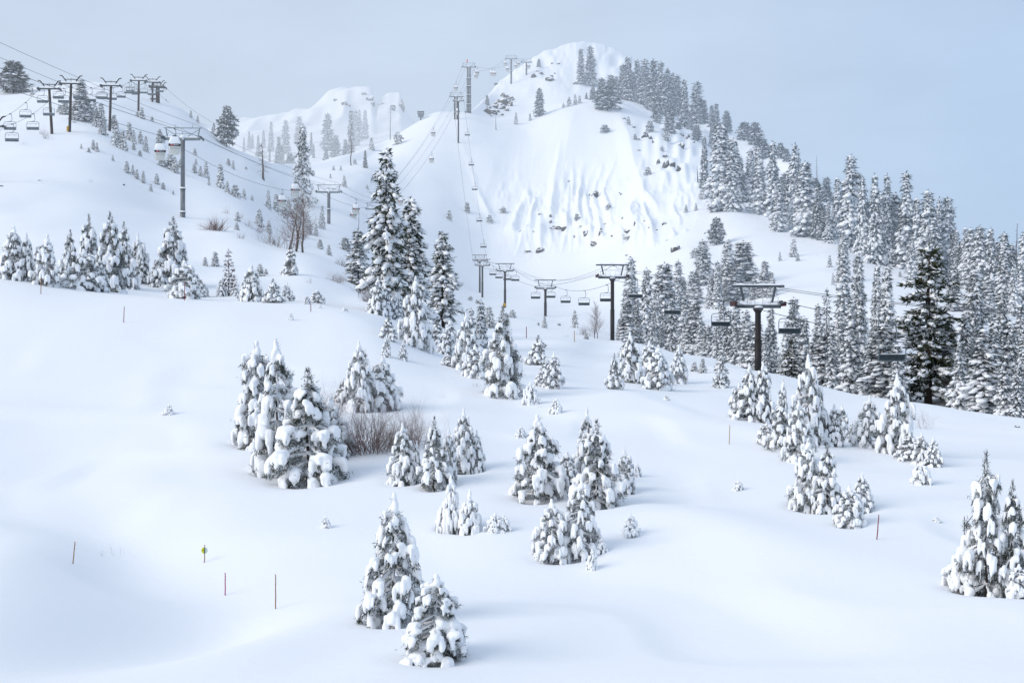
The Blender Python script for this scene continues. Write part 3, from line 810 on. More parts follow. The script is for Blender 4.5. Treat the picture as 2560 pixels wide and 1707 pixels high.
def gondola_tower(name, hp, arm=7.0, seed=1, twin=False, flanges=((0.12, .50), (.48, .44)), r=.40, beacon=False, pole='galv_pole'):
    """grey tubular tower with flanged sections, long crossarm and braced lifting frame"""
    t = empty(name); h = arm / 2
    for x in ((-.62, .62) if twin else (0,)):
        mb = MB(); zs = [-1.5] + [f[0] * hp for f in flanges] + [hp]
        rr = [r * 1.22 - .10 * r * i for i in range(len(zs))]
        for i in range(len(zs) - 1): mb.tube([(x, 0, zs[i]), (x, 0, zs[i + 1])], rr[i], 20)
        mb.build('pole', M[pole], t)
        for f in flanges:
            mb = MB(); mb.tube([(x, 0, f[0] * hp), (x, 0, f[0] * hp + .10)], r * 1.45, 20); fl = mb.build('flange', M['galv_dark'], t)
            mb = MB(); mb.tube([(x, 0, f[0] * hp + .103), (x, 0, f[0] * hp + .30), (x, 0, f[0] * hp + .42)], [r * 1.42, r * 1.34, r * 1.05], 20); mb.build('snow_ring', M['load'], fl)
    mb = MB()
    for s in (-1, 1): mb.bar((s * .2, 0, hp + .1), (s * h * .98, 0, hp + .18), .42, .5)
    mb.build('crossarm', M['galv'], t, smooth=False)
    mb = MB()
    for s in (-1, 1):
        mb.bar((s * (h - .55), 0, hp + .38), (s * (h - .18), 0, hp + 2.25), .20)
        mb.bar((s * (h - .35), 0, hp + 2.05), (s * .55, 0, hp + .40), .11)
        mb.bar((s * (h + .15), 0, hp + .5), (s * (h - .75), 0, hp + 1.4), .05)
    mb.bar((-h - .25, 0, hp + 2.34), (h + .25, 0, hp + 2.34), .15); mb.bar((-1.6, 0, hp + 1.2), (1.6, 0, hp + 1.2), .07)
    mb.bar((-.1, 0, hp + .35), (-.1, 0, hp + 1.6), .10)
    for x in (-1.5, 1.9): mb.bar((x, 0, hp + 2.4), (x, 0, hp + 3.1), .07)
    mb.build('lifting_frame', M['galv'], t, smooth=False)
    for s in (-1, 1): sheave(t, s * (h + .1), hp + .42, 6, 4.2, .26, lining='galv_dark')
    a = MB(); a.tube([(0, 0, hp + .32), (0, 0, hp + .8), (0, 0, hp + 1.0)], [.5, .44, .1], 14); a.build('snow_cap', M['load'], t)
    snow_slab((-h * .5, 0, hp + .42), (h * .8, .4, .20), seed).build('snow_cap', M['load'], t)
    snow_slab((h * .5, 0, hp + .42), (h * .8, .4, .20), seed + 3).build('snow_cap', M['load'], t)
    if beacon: mb = MB(); mb.tube([(-.9, 0, hp + 2.5), (-.9, 0, hp + 3.5), (-.9, 0, hp + 4.6)], [.16, .30, .16], 8); mb.build('red_marker', M['bright_red'], t)
    return t

def lift_chair(name, grey=False):
    t = empty(name)
    mb = MB(); mb.box((0, 0, -.03), (.16, .55, .20)); mb.tube([(-.12, 0, .03), (.34, 0, .0)], .05, 6); mb.build('grip', M['frame'], t, smooth=False)
    pts = [(.30, 0, 0), (.36, 0, -.5), (.42, 0, -1.05), (.40, 0, -1.28), (.30, 0, -1.45), (.12, 0, -1.56), (-.12, 0, -1.60), (-.45, 0, -1.63)]
    mb = MB(); mb.tube(pts, .052, 6); mb.build('hanger', M['frame'], t)
    w = 1.25
    pts = [(-w, 0, -3.30), (-w, 0, -2.05), (-w + .06, 0, -1.82), (-w + .24, 0, -1.68), (0, 0, -1.645), (w - .24, 0, -1.68), (w - .06, 0, -1.82), (w, 0, -2.05), (w, 0, -3.30)]
    mb = MB(); mb.tube(pts, .046, 6); mb.bar((-w, .02, -3.32), (w, .02, -3.32), .08); mb.build('frame', M['frame'], t)
    mb = MB(); mb.tube([(-w, -.06, -2.08), (w, -.06, -2.08)], .026, 5)
    for x in (-.55, .55): mb.tube([(x, -.06, -2.08), (x, -.10, -2.34)], .024, 5)
    mb.build('restraint_bar', M['frame'], t)
    mb = MB(); mb.box((0, .30, -3.22), (2.36, .55, .10)); mb.build('seat', M['seat_grey' if grey else 'pad'], t, smooth=False, bevel=.03)
    if grey:
        mb = MB(); mb.box((0, .0, -2.98), (2.38, .07, .46)); mb.build('backrest', M['seat_grey'], t, smooth=False, bevel=.03)
    else:
        mb = MB(); mb.box((0, .04, -2.97), (2.40, .05, .46)); b = mb.build('backrest', M['frame'], t, smooth=False)
        for i in range(4):
            mb = MB(); mb.box((-.885 + .59 * i, -.012, -2.97), (.545, .05, .40)); mb.build('pad', M['pad'], b, smooth=False, bevel=.02)
    snow_slab((0, .28, -3.165), (2.2, .48, .16), 5).build('snow_load', M['load'], t)
    snow_slab((0, .02, -2.742), (2.3, .10, .05), 9).build('snow_load', M['load'], t)
    return t

def rrect(hx, hy, z, r=.3, n=4):
    pts = []
    for (sx, sy, a0) in ((1, 1, 0), (-1, 1, 90), (-1, -1, 180), (1, -1, 270)):
        for i in range(n + 1):
            a = math.radians(a0 + 90 * i / n)
            pts.append((sx * (hx - r) + r * math.cos(a), sy * (hy - r) + r * math.sin(a), z))
    return pts
def loft(sections, cap0=True, cap1=True):
    mb = MB(); n = len(sections[0]); vs = sum(sections, [])
    fs = [(i * n + k, i * n + (k + 1) % n, (i + 1) * n + (k + 1) % n, (i + 1) * n + k) for i in range(len(sections) - 1) for k in range(n)]
    if cap0: fs.append(tuple(range(n))[::-1])
    if cap1: fs.append(tuple((len(sections) - 1) * n + k for k in range(n)))
    mb.add(vs, fs); return mb

def gondola_cabin(name):
    t = empty(name)
    mb = MB(); mb.box((0, 0, -.02), (.2, .7, .24)); mb.build('grip', M['frame'], t, smooth=False)
    mb = MB(); mb.tube([(.0, 0, -.05), (.22, 0, -.2), (.26, 0, -.9), (.18, 0, -1.25), (0, 0, -1.45)], .06, 6); mb.bar((-.35, 0, -1.46), (.35, 0, -1.46), .12, .5); mb.build('hanger', M['frame'], t)
    loft([rrect(.80, .80, -4.78, .2), rrect(.90, .90, -4.62, .25), rrect(1.03, 1.03, -3.52, .22), rrect(1.04, 1.04, -3.42, .22)]).build('lower_panel', M['cream'], t)
    loft([rrect(1.025, 1.025, -3.418, .22), rrect(1.02, 1.02, -2.9, .22), rrect(.93, .93, -2.4, .24), rrect(.72, .72, -1.72, .25)]).build('window_band', M['glass'], t)
    rs = np.random.RandomState(4)
    secs = []
    for z, q in ((-2.92, 1.05), (-2.86, 1.075), (-2.4, .985), (-1.95, .86), (-1.66, .74), (-1.54, .5), (-1.50, .2)):
        s = rrect(q, q, z, min(.3, q * .6))
        if z < -2.8: s = [(x, y, zz + .22 * (rs.rand() - .5)) for x, y, zz in s]
        secs.append(s)
    loft(secs, cap0=False).build('roof_snow', M['load'], t)
    for s in (-1, 1):
        mb = MB(); mb.add([(s * 1.045, -.62, -3.5), (s * 1.045, .62, -3.5), (s * 1.09, .62, -2.9), (s * 1.0, .55, -2.2), (s * 1.0, -.55, -2.2), (s * 1.09, -.62, -2.9), (s * .93, -.6, -4.6), (s * .93, .6, -4.6)],
                          [(0, 1, 2, 5), (5, 2, 3, 4), (6, 7, 1, 0)]); mb.build('door', M['sidepanel'], t, smooth=False)
        mb = MB(); mb.ell((s * .98, -1.03, -3.12), (.17, .13, .17), 2); mb.build('bumper', M['black'], t)
    mb = MB()
    for z in (-3.62, -3.78, -3.94): mb.box((0, -1.03 + (-3.52 - z) * .118 - .004, z), (1.6, .02, .035))
    mb.build('trim', M['seat_grey'], t, smooth=False)
    mb = MB(); mb.add([(-.75, -1.034, -3.38), (-.28, -1.034, -3.38), (-.24, -1.034, -3.1), (-.3, -1.034, -2.93), (-.72, -1.034, -2.95)], [(0, 1, 2, 3, 4)]); lg = mb.build('logo_panel', M['logo_red'], t, smooth=False)
    mb = MB(); mb.tube([(-.44, -1.045, -3.02), (-.60, -1.045, -3.02), (-.66, -1.045, -3.14), (-.60, -1.045, -3.30), (-.46, -1.045, -3.30), (-.42, -1.045, -3.18)], .03, 4); mb.build('emblem', M['logo_white'], lg)
    mb = MB()
    for i, (x, h) in enumerate(((-.16, .16), (.0, .24), (.14, .14), (.30, .20), (.46, .14), (.62, .16))): mb.box((x, -1.036, -3.17 + .01 * (i % 2)), (.09, .012, h))
    mb.build('lettering', M['logo_white'], t, smooth=False)
    return t

# ---- ropes
def rope_path(pts, sags):
    out = []
    for i in range(len(pts) - 1):
        a, b = Vector(pts[i]), Vector(pts[i + 1]); n = 26
        for k in range(n + (i == len(pts) - 2)):
            t = k / n; p = a.lerp(b, t); p.z -= sags[i] * 4 * t * (1 - t); out.append(p)
    return out
def rope(name, label, path, r0=0.032, cat='cable', group=None, k=2.2e-5):
    mb = MB(); mb.tube(path, [r0 + p.y * k for p in path], 5); o = mb.build(name, M['cable']); return tag(o, label, cat, group)
def on_rope(path, px, dguess):
    best = None
    for a, b in zip(path[:-1], path[1:]):
        pa, pb = CX + F * a.x / a.y, CX + F * b.x / b.y
        if (pa - px) * (pb - px) <= 0 and abs(pb - pa) > 1e-6:
            t = (px - pa) / (pb - pa); q = a.lerp(b, t); e = abs(q.y - dguess) / dguess
            if best is None or e < best[0]: best = (e, q)
    if best is None or best[0] > .25:
        q = min(path, key=lambda p: abs(p.y - dguess)); best = (9, q)
    return best[1]
# ------------------------------------------------------------------ tree library
LIB = {
 'pine': [young_pine(3, 4, 1.3, 10, 1.0, power=.60), young_pine(8, 4, 1.25, 10, 1.05, power=.62), young_pine(13, 4, 1.45, 9, 1.1, .97, power=.58), young_pine(21, 4, 1.2, 10, 1.0, .92, True, power=.6), young_pine(34, 4, 1.4, 9, 1.1, .97, power=.48), young_pine(55, 4, 1.5, 9, 1.12, .96, power=.48), young_pine(56, 4, 1.35, 9, 1.15, .98, power=.44)],
 'pinelow': [young_pine(61, 4, 1.7, 8, 1.6, power=.5), young_pine(62, 4, 1.9, 7, 1.9, power=.45), young_pine(63, 4, 1.6, 8, 1.7, power=.5)],
 'pinetop': [young_pine(71, 4, 1.2, 11, .92, .80, True, .6), young_pine(72, 4, 1.25, 11, .95, .76, True, .6), young_pine(73, 4, 1.25, 10, 1.0, .80, True, .54)],
 'fir': [conifer(100 + s, 6, R, 15, 8, 3, .95, pr, 2, .42, 7, .42, ragged=.3, needle='needle', bsz=1.30, flat=.55) for s, R, pr in ((1, 1.35, .85), (2, 1.2, .8), (3, 1.5, .9), (4, 1.1, .75))],
 'tall': [conifer(200 + s, 22, R, 40, 7, 4.0, .94, pr, 1, .98, 5, .52, t0=.04, ragged=rg, column=cm, bsz=bz * 1.08, flat=.46) for s, R, pr, rg, cm, bz in
          ((1, 2.4, .8, .5, 1.05, 1.34), (2, 2.1, .7, .6, 1.2, 1.25), (3, 2.8, .85, .5, 1.1, 1.36), (4, 1.9, .6, .75, 1.3, 1.2), (5, 2.4, .75, .6, 1.15, 1.15), (6, 2.6, .95, .45, 1.0, 1.3), (7, 2.0, .85, .55, 1.05, 1.28), (8, 1.8, .65, .85, 1.2, 1.1), (9, 2.2, 1.0, .7, 1.0, 1.22))],
 'ridge': [conifer(250 + s, 22, R, 38, 7, 3.2, .70, pr, 1, 1.10, 5, .42, t0=.05, ragged=rg, column=cm, bsz=.95) for s, R, pr, rg, cm in
          ((1, 2.3, .9, .5, 1.0), (2, 2.0, .8, .6, 1.1), (3, 2.7, .95, .5, 1.0), (4, 1.8, .7, .7, 1.2), (5, 2.2, 1.05, .45, 1.0), (6, 1.9, .95, .6, 1.0))],
 'big': [conifer(300 + s, 20, R, 27, 7, 5.5, .90, pr, 2, .78, 9, .46, t0=.10, ragged=.8, needle='needle', column=cm, bsz=1.28, flat=.58, trunk_r=.36, bare=1, up=.10) for s, R, pr, cm in ((1, 3.0, .7, 1.25), (2, 2.7, .75, 1.2), (3, 3.2, .68, 1.1))],
 'dark': [conifer(s, 26, 3.8, 24, 7, 8, .80, .62, 1, .85, 14, .22, t0=.08, ragged=1.15, needle='needle_dark', column=1.1, bsz=1.12, flat=.75, frost=.16, trunk_r=.5, bare=1, up=.2) for s in (330, 333)],
 'bush': [conifer(350 + s, 4, R, 9, 8, 3, sn, .5, 2, .42, 8, .3, t0=.05, ragged=.5, needle='needle', column=1.5, bsz=1.1) for s, R, sn in ((1, 1.5, .6), (2, 1.8, .55), (3, 1.2, .7))],
 'round': [conifer(370 + s, 12, R, 18, 8, 4, .62, .5, 1, .95, 8, .25, t0=.12, ragged=.7, needle='needle_far', column=1.5, bsz=1.0, bare=1) for s, R in ((1, 2.6), (2, 2.9))],
 'red': [conifer(390, 6, 1.15, 13, 7, 3, .55, .9, 1, .36, 6, .2, needle='needle_red', ragged=.6, bsz=1.2)],
 'sparse': [conifer(395, 20, 2.2, 34, 6, 3, .5, .8, 1, .9, 3, .25, needle='needle_far', ragged=.6, bsz=.8, bare=1)],
}
NAME = dict(pine='pine_tree', pinelow='pine_tree', pinetop='pine_tree', fir='fir_tree', tall='conifer_tree', ridge='conifer_tree', big='conifer_tree', dark='pine_tree', bush='pine_bush', round='pine_tree', red='fir_tree', sparse='conifer_tree')
NOUN = dict(pine='snow-laden young pine', pinelow='squat snow-buried pine', pinetop='young pine with bare green top', fir='snowy young fir', tall='frosted conifer', ridge='grey snow-dusted conifer',
            big='old conifer loaded with snow', dark='dark green pine', bush='low dark pine bush', round='rounded dark pine', red='dying reddish fir', sparse='thin sparse conifer')
for k in LIB:
    for j, d_ in enumerate(LIB[k]): join_lib(d_, NAME[k])
CNT = {}
PRE = {}
def tree(phrase, kind, x, top, base, w=None, d=None, far=False, label=None, group=None, vert=False, noun=None):
    L = LIB[kind]; CNT[kind] = CNT.get(kind, rnd.randrange(9)) + 1; v = L[CNT[kind] % len(L)]
    if (x, base) in PRE: p = PRE[(x, base)].copy()
    elif far: p = far_at(x, base)
    elif d: p = at_d(x, d)
    else: p = at(x, base)
    if d or (x, base) in PRE: base = CY - F * p.z / p.y
    H = p.y * (base - top) / F
    sz = H / v['H']
    sx = (w * (rnd.uniform(.76, 1.10) if kind in ('tall', 'ridge') else 1.18 if kind[:4] == 'pine' else 1) / 2 * p.y / F) / v['R'] if w else sz * rnd.uniform(.88, 1.12)
    h = base - top
    p.z -= 0.02 * H
    if h < 44:
        o = mesh_obj(NAME[kind], v['joined'])
        o.location = p; o.rotation_euler = (0, 0, rnd.uniform(0, 6.28))
    else:
        o = empty(NAME[kind], p, rnd.uniform(0, 6.28))
        for part in ('trunk', 'foliage', 'snow_load'): mesh_obj(part, v[part], o)
    o.scale = (sx, sx * rnd.uniform(.94, 1.06), sz * 1.02)
    o['category'] = 'bush' if kind == 'bush' else 'tree'
    if group: o['group'] = group
    if label: o['label'] = label
    else: cluster((phrase, vert), o, p.y and (top if vert else x), h, noun or NOUN[kind])
    return o
def trees(phrase, kind, items, group=None, vert=False, noun=None, far=False, d=None):
    for it in items:
        tree(phrase, kind, it[0], it[1], it[2], it[3] if len(it) > 3 and it[3] else None, it[4] if len(it) > 4 else d, far, None, group, vert, noun)

# ------------------------------------------------------------------ near pines stand in hollows in the snow
NEAR = [
 ('in the big clump left of the bare willow', 'pine', [(640,845,1112,112),(692,843,1174,150),(770,922,1203,170),(826,985,1142,95)]),
 ('behind the bare willow shrub', 'pine', [(898,848,1022,80),(957,886,1018,82),(857,945,1000,34)]),
 ('in the row just right of the bare willow', 'pine', [(1006,1053,1206,64),(1042,1098,1200,32),(1086,1042,1219,70),(1122,1062,1206,46),(1160,1016,1176,70),(1192,1072,1172,40)]),
 ('in the low trio left of centre foreground', 'pinelow', [(1128,1184,1322,46),(1174,1221,1326,60),(1108,1252,1320,36)]),
 ('in the middle foreground clump', 'pine', [(1345,1030,1246,118),(1418,1125,1206,50),(1468,1015,1200,60),(1492,1050,1262,112),(1562,1120,1228,58),(1452,1188,1388,92),(1380,1243,1394,84)]),
 ('of the two nearest, lower centre', 'pine', [(984,1223,1552,156),(1090,1428,1644,160)]),
 ('in the right edge foreground clump', 'pinetop', [(2466,1130,1474,118),(2532,1202,1478,92)]),
 ('beside the right edge foreground clump', 'pinelow', [(2412,1362,1462,92),(2548,1408,1486,60)]),
 ('at the foot of the right diagonal row', 'pine', [(2020,1090,1268,84),(2068,1106,1274,74),(1998,1206,1254,44)]),
 ('by the red pole below the right row', 'pine', [(2156,1180,1274,54),(2124,1210,1312,66)]),
]
for ph, kind, items in NEAR:
    for it in items:        # the base seen is the front of the skirt: the stem stands a little behind it
        q = at(it[0], it[2]); PRE[(it[0], it[2])] = at_d(it[0], q.y + .72 * it[3] * q.y / F / 2)
for ph, kind, items in NEAR:
    for it in items:
        p = PRE[(it[0], it[2])]; w = it[3] * p.y / F / 2
        DIPS.append((p.x - .12 * w, p.y - .15 * w, w * 1.2, 0.20 + .15 * w)); p.z -= 0.03 + .03 * w

D_, X_, Z_ = columns(np.concatenate([np.arange(-600, 1180, 6.0), np.arange(1180, 1740, 3.0), np.arange(1740, 3201, 6.0)]))
grid_mesh('snow_slope', D_, X_, Z_, M['snow'])
D_, X_, Z_ = far_columns(np.arange(320, 1191, 5.0))
grid_mesh('far_peak', D_, X_, Z_, M['snow'])

for ph, kind, items in NEAR: trees(ph, kind, items, 'young pines on the near slope')

# ------------------------------------------------------------------ the other trees
G1 = 'young trees on the upper left bench'
trees('at the left end of the bench row', 'pine', [(34,560,698,72),(66,577,702,40),(118,582,714,70),(92,618,690,34)], G1)
trees('in the middle of the bench row', 'pinetop', [(176,575,706,56),(222,537,700,64),(275,531,729,82),(310,555,718,58)], G1)
trees('fronting the upper left bench clump', 'pine', [(210,620,725,86),(283,602,730,52),(345,582,704,50),(354,632,708,38),(250,640,729,50)], G1)
tree('', 'pinetop', 433, 544, 716, 84, label='tallest green-topped pine at the right end of the bench row', group=G1)
trees('around the tall green-topped bench pine', 'pine', [(398,637,717,46),(388,650,712,36),(462,648,747,84),(497,690,742,44)], G1)
trees('on open snow right of the bench row', 'fir', [(538,629,665,22),(513,642,665,16),(650,660,690,24),(665,672,686,14)])
tree('', 'red', 572, 623, 740, 44, label='reddish dying fir with a bare spike top on the left bench')
trees('beside the reddish dying fir', 'pine', [(556,690,741,26),(588,700,740,20)])
trees('along the lip of the left bench', 'pine', [(629,658,754,52),(612,690,752,34),(683,697,757,44),(718,705,753,30),(768,738,760,18),(793,722,758,32)])
tree('', 'pinetop', 727, 614, 688, 40, label='lone young pine standing on open snow below the bare tree')
trees('poking through the snow by the left bench lip', 'pinelow', [(862,766,778,14),(728,780,800,12),(800,760,770,10)])

# the central tall group
tree('', 'big', 966, 369, 785, 126, 150, label='tallest old conifer in the centre, loaded with snow')
tree('', 'big', 1026, 492, 770, 104, 158, label='second tall old conifer just right of the tallest central one')
tree('', 'big', 895, 571, 714, 66, label='dark old conifer left of the tallest central conifer')
trees('under the two tall central conifers', 'pine', [(1038,686,866,72),(963,708,790,50),(925,672,731,56),(971,788,848,40),(967,834,892,22),(1008,852,900,24),(1010,740,790,36),(944,690,786,46),(1058,740,850,44),(990,730,800,44)], None)
tree('', 'big', 1107, 577, 818, 98, label='pointed snow-loaded conifer with red-brown tip right of centre group')
trees('in the gully right of the central conifers', 'pine', [(1094,800,864,44),(1124,798,870,46),(1166,778,926,68),(1188,858,944,52),(1118,812,888,42),(1120,884,914,34),(1140,880,912,24)])
trees('behind the gully pines, left of the lift line', 'fir', [(1202,749,868,38),(1223,766,820,36),(1178,770,860,30)])
tree('', 'pinetop', 1258, 765, 988, 104, label='large open young pine with visible dark trunk, centre right of gully')
trees('on the slope below the chairlift, centre', 'pine', [(1346,838,912,56),(1384,876,970,48),(1352,924,964,34),(1366,892,944,36)])
trees('small and buried above the middle foreground', 'pinelow', [(1326,952,1010,38),(1391,994,1032,30),(1303,1064,1091,24)])
trees('half buried in near snow', 'pinelow', [(1238,1280,1327,44),(1576,1282,1337,44),(1480,1370,1422,26),(1504,1336,1382,26),(1364,1330,1398,50),(1594,1154,1190,20),(1258,1285,1325,40)])
trees('as a tiny snow mound on the left', 'pinelow', [(422,1008,1035,24),(815,1288,1318,24)], noun='snow-covered sapling')
trees('as a tiny snow mound on the right', 'pinelow', [(1846,1198,1224,26),(2341,1290,1303,20),(1666,984,1000,14)], noun='snow-covered sapling')

# right: rows below the crest
trees('in the clump right of the second chairlift tower', 'pine', [(1576,826,956,56),(1624,850,950,56),(1645,860,974,78),(1536,884,973,38),(1610,890,948,40),(1697,860,958,46)])
trees('left of the nearest lift tower', 'fir', [(1756,896,932,28),(1736,904,928,20),(1803,855,969,42),(1570,822,890,46)])
trees('at the foot of the nearest lift tower', 'pine', [(1848,953,1042,50),(1874,905,1050,66),(1908,900,1054,56)])
trees('in the upper part of the right diagonal row', 'pine', [(1958,940,1090,40),(1951,992,1124,64),(2022,880,1112,84),(1997,996,1154,76),(1916,1053,1109,42),(2056,1000,1110,50),(2086,1007,1114,54),(2106,1010,1092,42),(1990,1070,1152,44),(2130,1050,1106,22)])
trees('in the row under the nearest empty chair', 'pine', [(2173,984,1117,72),(2244,930,1132,84),(2274,1080,1147,62),(2303,1080,1158,46),(2333,1090,1166,44),(2222,1060,1126,40)])
tree('', 'pinelow', 2305, 1152, 1208, 52, label='lone squat snow-covered pine below the right diagonal row')

# behind the crest: the lower forest
GF = 'lower forest behind the right crest'
trees('at the left end of the lower forest', 'tall', [(1577,641,770,40,300),(1568,747,858,34,262),(1593,745,856,36,266),(1549,796,852,22,262),(1617,668,860,44,275)], GF)
trees('in the lower forest between the two big lift towers', 'tall', [(1642,728,868,44,262),(1661,655,850,50,285),(1680,742,876,44,252),(1696,650,800,40,320),(1712,736,884,46,245),(1737,747,888,44,240),(1662,780,868,36,258)], GF)
trees('below the swinging chairs left of the nearest tower', 'tall', [(1750,790,888,34,236),(1770,812,892,40,232),(1791,806,902,38,228),(1724,800,884,34,240),(1821,770,902,44,226),(1840,762,906,44,222)], GF)
trees('right behind the nearest lift tower', 'tall', [(1866,775,915,44,218),(1892,800,918,36,214),(1928,765,912,46,215),(1912,830,925,30,206)], GF)
tree('', 'dark', 1979, 838, 946, 58, 196, label='dark broad conifer behind the crest right of the nearest tower', group=GF)
trees('behind the crest below the nearest chair', 'tall', [(1985,742,900,44,228),(1950,880,936,24,200),(2061,830,966,60,190),(2030,850,960,44,192),(2078,830,964,50,186)], GF)
trees('left of the dark green pine', 'tall', [(2127,756,974,72,180),(2209,805,992,90,172),(2170,860,984,56,172),(2244,860,996,56,168)], GF)
tree('', 'sparse', 2067, 720, 900, 44, 215, label='thin sparse conifer rising left of the snowy group by the crest')
tree('', 'dark', 2322, 608, 1016, 168, 172, label='big dark green pine, tallest on the right behind the crest')
trees('right of the dark green pine', 'tall', [(2459,818,1042,92,152),(2398,850,1020,60,158),(2512,900,1056,56,148),(2545,905,1062,50,145),(2430,900,1034,44,155)], GF)
trees('inside the right part of the crest forest', 'tall', [(1965,800,935,34,205),(2010,790,945,40,210),(2045,760,950,36,220),(2100,790,962,40,200),(2150,740,975,44,195),(2192,760,985,42,190)], GF)
trees('filling the forest under the far right edge', 'tall', [(2370,800,1010,46,175),(2415,780,1015,44,172),(2445,760,1020,46,175),(2485,790,1035,48,165),(2525,800,1045,48,165),(2556,820,1055,46,160)], GF)
trees('tucked behind the trees left of the nearest tower', 'tall', [(1630,780,862,28,256),(1728,760,886,32,250),(1806,740,900,36,245)], GF)
# mountain foot
trees('at the mountain foot behind the lower forest', 'tall', [(1734,676,760,30),(1757,598,712,48),(1794,652,770,40),(1820,600,748,46),(1858,602,722,64),(1912,652,740,44),(1930,680,742,26),(1706,690,760,30),(1776,690,770,34),(1840,668,750,40),(1884,690,748,30)])
trees('on the bare slope above the right forest', 'fir', [(1950,630,652,12),(1984,596,642,22),(1994,633,652,14),(2074,637,668,14),(2082,682,712,10),(2250,678,692,10)])
tree('', 'round', 1791, 543, 612, 38, label='rounded snowy pine on the slope above the nearest tower')
tree('', 'bush', 1737, 620, 644, 20, label='dark bush left of the conifers at the mountain foot')
# right slope forest
GR = 'forest on the right mountain slope'
trees('in the left bay of the right slope forest', 'tall', [(2108,576,705,40),(2108,636,800,44,255),(2146,625,802,44,245),(2072,502,607,30),(2094,443,597,32)], GR)
trees('in the upper right slope forest, left part', 'tall', [(2127,385,624,52),(2157,440,638,48),(2146,429,590,36),(2187,432,660,46),(2218,434,664,46),(2204,480,650,36)], GR)
trees('in the upper right slope forest, middle part', 'tall', [(2239,481,665,44),(2266,429,673,52),(2293,494,676,40),(2320,473,692,52),(2349,492,680,44),(2369,490,690,46),(2336,540,700,40)], GR)
trees('in the right slope forest above the dark green pine', 'tall', [(2192,662,850,48,225),(2217,663,850,44,220),(2385,680,776,44),(2392,573,700,30),(2413,568,716,40),(2427,569,720,40),(2280,600,700,34)], GR)
trees('in the forest at the far right edge', 'tall', [(2450,562,745,40),(2477,568,765,46),(2511,580,775,50),(2558,580,785,44),(2437,670,860,56,215),(2504,720,900,60,200),(2552,760,930,56,190),(2470,700,800,44),(2535,650,790,40)], GR)
trees('on the right skyline between the taller conifers', 'ridge', [(2112,470,600,34),(2170,500,640,34),(2252,530,670,36),(2308,560,690,34),(2382,580,700,34),(2404,600,712,34),(2440,600,722,36),(2464,610,738,36),(2494,600,750,38),(2530,610,760,38)], GR)
# mid ridge
GM = 'conifers along the right ridge'
trees('along the middle of the right ridge', 'tall', [(1802,307,528,52),(1833,345,528,58),(1877,373,505,40),(1898,367,535,44),(1860,430,492,22),(1932,353,540,48),(1947,459,578,48),(1955,440,540,34)], GM)
trees('on the ridge left of the dead-topped tree', 'tall', [(1988,357,572,60),(2012,402,592,50),(1972,420,560,36),(2001,470,590,40)], GM)
trees('beside the dead-topped tree on the ridge', 'ridge', [(2044,455,596,36),(2036,445,474,24),(2066,443,505,34),(2058,510,600,24)], GM)
tree('', 'ridge', 1761, 340, 472, 30, label='ragged thin conifer beside the broken trunk on the ridge', group=GM)
trees('along the foot of the ridge conifers', 'fir', [(1760,448,497,28),(1715,511,531,12),(1740,507,527,12),(1778,506,522,8)])
trees('on the ridge skyline gap', 'round', [(1861,300,348,36),(1887,305,364,34),(1905,345,398,38),(1952,348,388,24),(1966,350,384,18)], GM)
trees('on the rocky shoulder below the summit forest', 'ridge', [(1711,199,318,30),(1726,277,325,20),(1742,312,352,22),(1761,250,309,22),(1779,263,317,22),(1791,258,332,24),(1817,277,331,26),(1778,315,369,18),(1696,306,324,16)], GM)
tree('', 'ridge', 1742, 205, 309, 44, label='broad grey conifer standing clear at the right end of summit forest', group=GM)
trees('in the left half of the summit forest', 'ridge', [(1541,190,249,24),(1556,160,249,30),(1569,142,252,32),(1594,149,257,30),(1612,148,264,30),(1582,180,252,26)], GM)
trees('in the right half of the summit forest', 'ridge', [(1633,148,279,32),(1652,153,287,34),(1669,171,292,30),(1682,182,290,26),(1693,187,287,26),(1642,210,300,30),(1674,255,333,28),(1622,200,272,26)], GM)
trees('on the left end of the shoulder crest', 'ridge', [(1527,187,256,26),(1482,213,250,20),(1505,195,275,34),(1466,232,248,8)], GM)
tree('', 'round', 1518, 214, 277, 56, label='broad dark bushy pine on the rounded shoulder crest')
tree('', 'ridge', 1452, 121, 211, 20, label='slim left one of the two conifers on the summit dome')
tree('', 'ridge', 1476, 114, 214, 32, label='broad right one of the two conifers on the summit dome')
trees('in the little row left of the shoulder crest', 'fir', [(1409,258,270,10),(1423,242,266,14),(1438,236,262,14),(1449,239,258,10)])
tree('', 'ridge', 1349, 220, 291, 22, label='lone ragged conifer on the slope below the summit dome')
trees('on the snowy saddle below the summit', 'fir', [(1290,281,311,12),(1325,283,302,9)])
tree('', 'ridge', 1218, 238, 264, 14, label='small conifer on skyline left of the summit cliff')
trees('in mist on the skyline left of the summit', 'ridge', [(1241,208,242,10,940),(1248,204,240,8,950)])
tree('', 'ridge', 1347, 148, 168, 11, label='small conifer on the skyline left of the summit dome')
trees('in the ridge forest right of the rocky shoulder', 'ridge', [(1790,300,400,24),(1848,390,505,28),(1890,400,520,28),(1965,430,560,28)], GM)
# shrubs on the face
trees('on the face beside the lift line', 'bush', [(1123,524,550,16),(1168,505,531,14),(1258,517,532,16),(1224,537,556,16)])
trees('scattered over the upper mountain face', 'bush', [(1512,312,332,24),(1521,509,524,14),(1620,417,438,20),(1442,534,552,14),(1357,276,284,5)])
trees('among rocks on the right shoulder', 'bush', [(1571,291,312,11),(1625,301,331,20),(1666,325,352,20),(1644,286,308,22),(1588,335,350,10),(1655,365,378,10)])
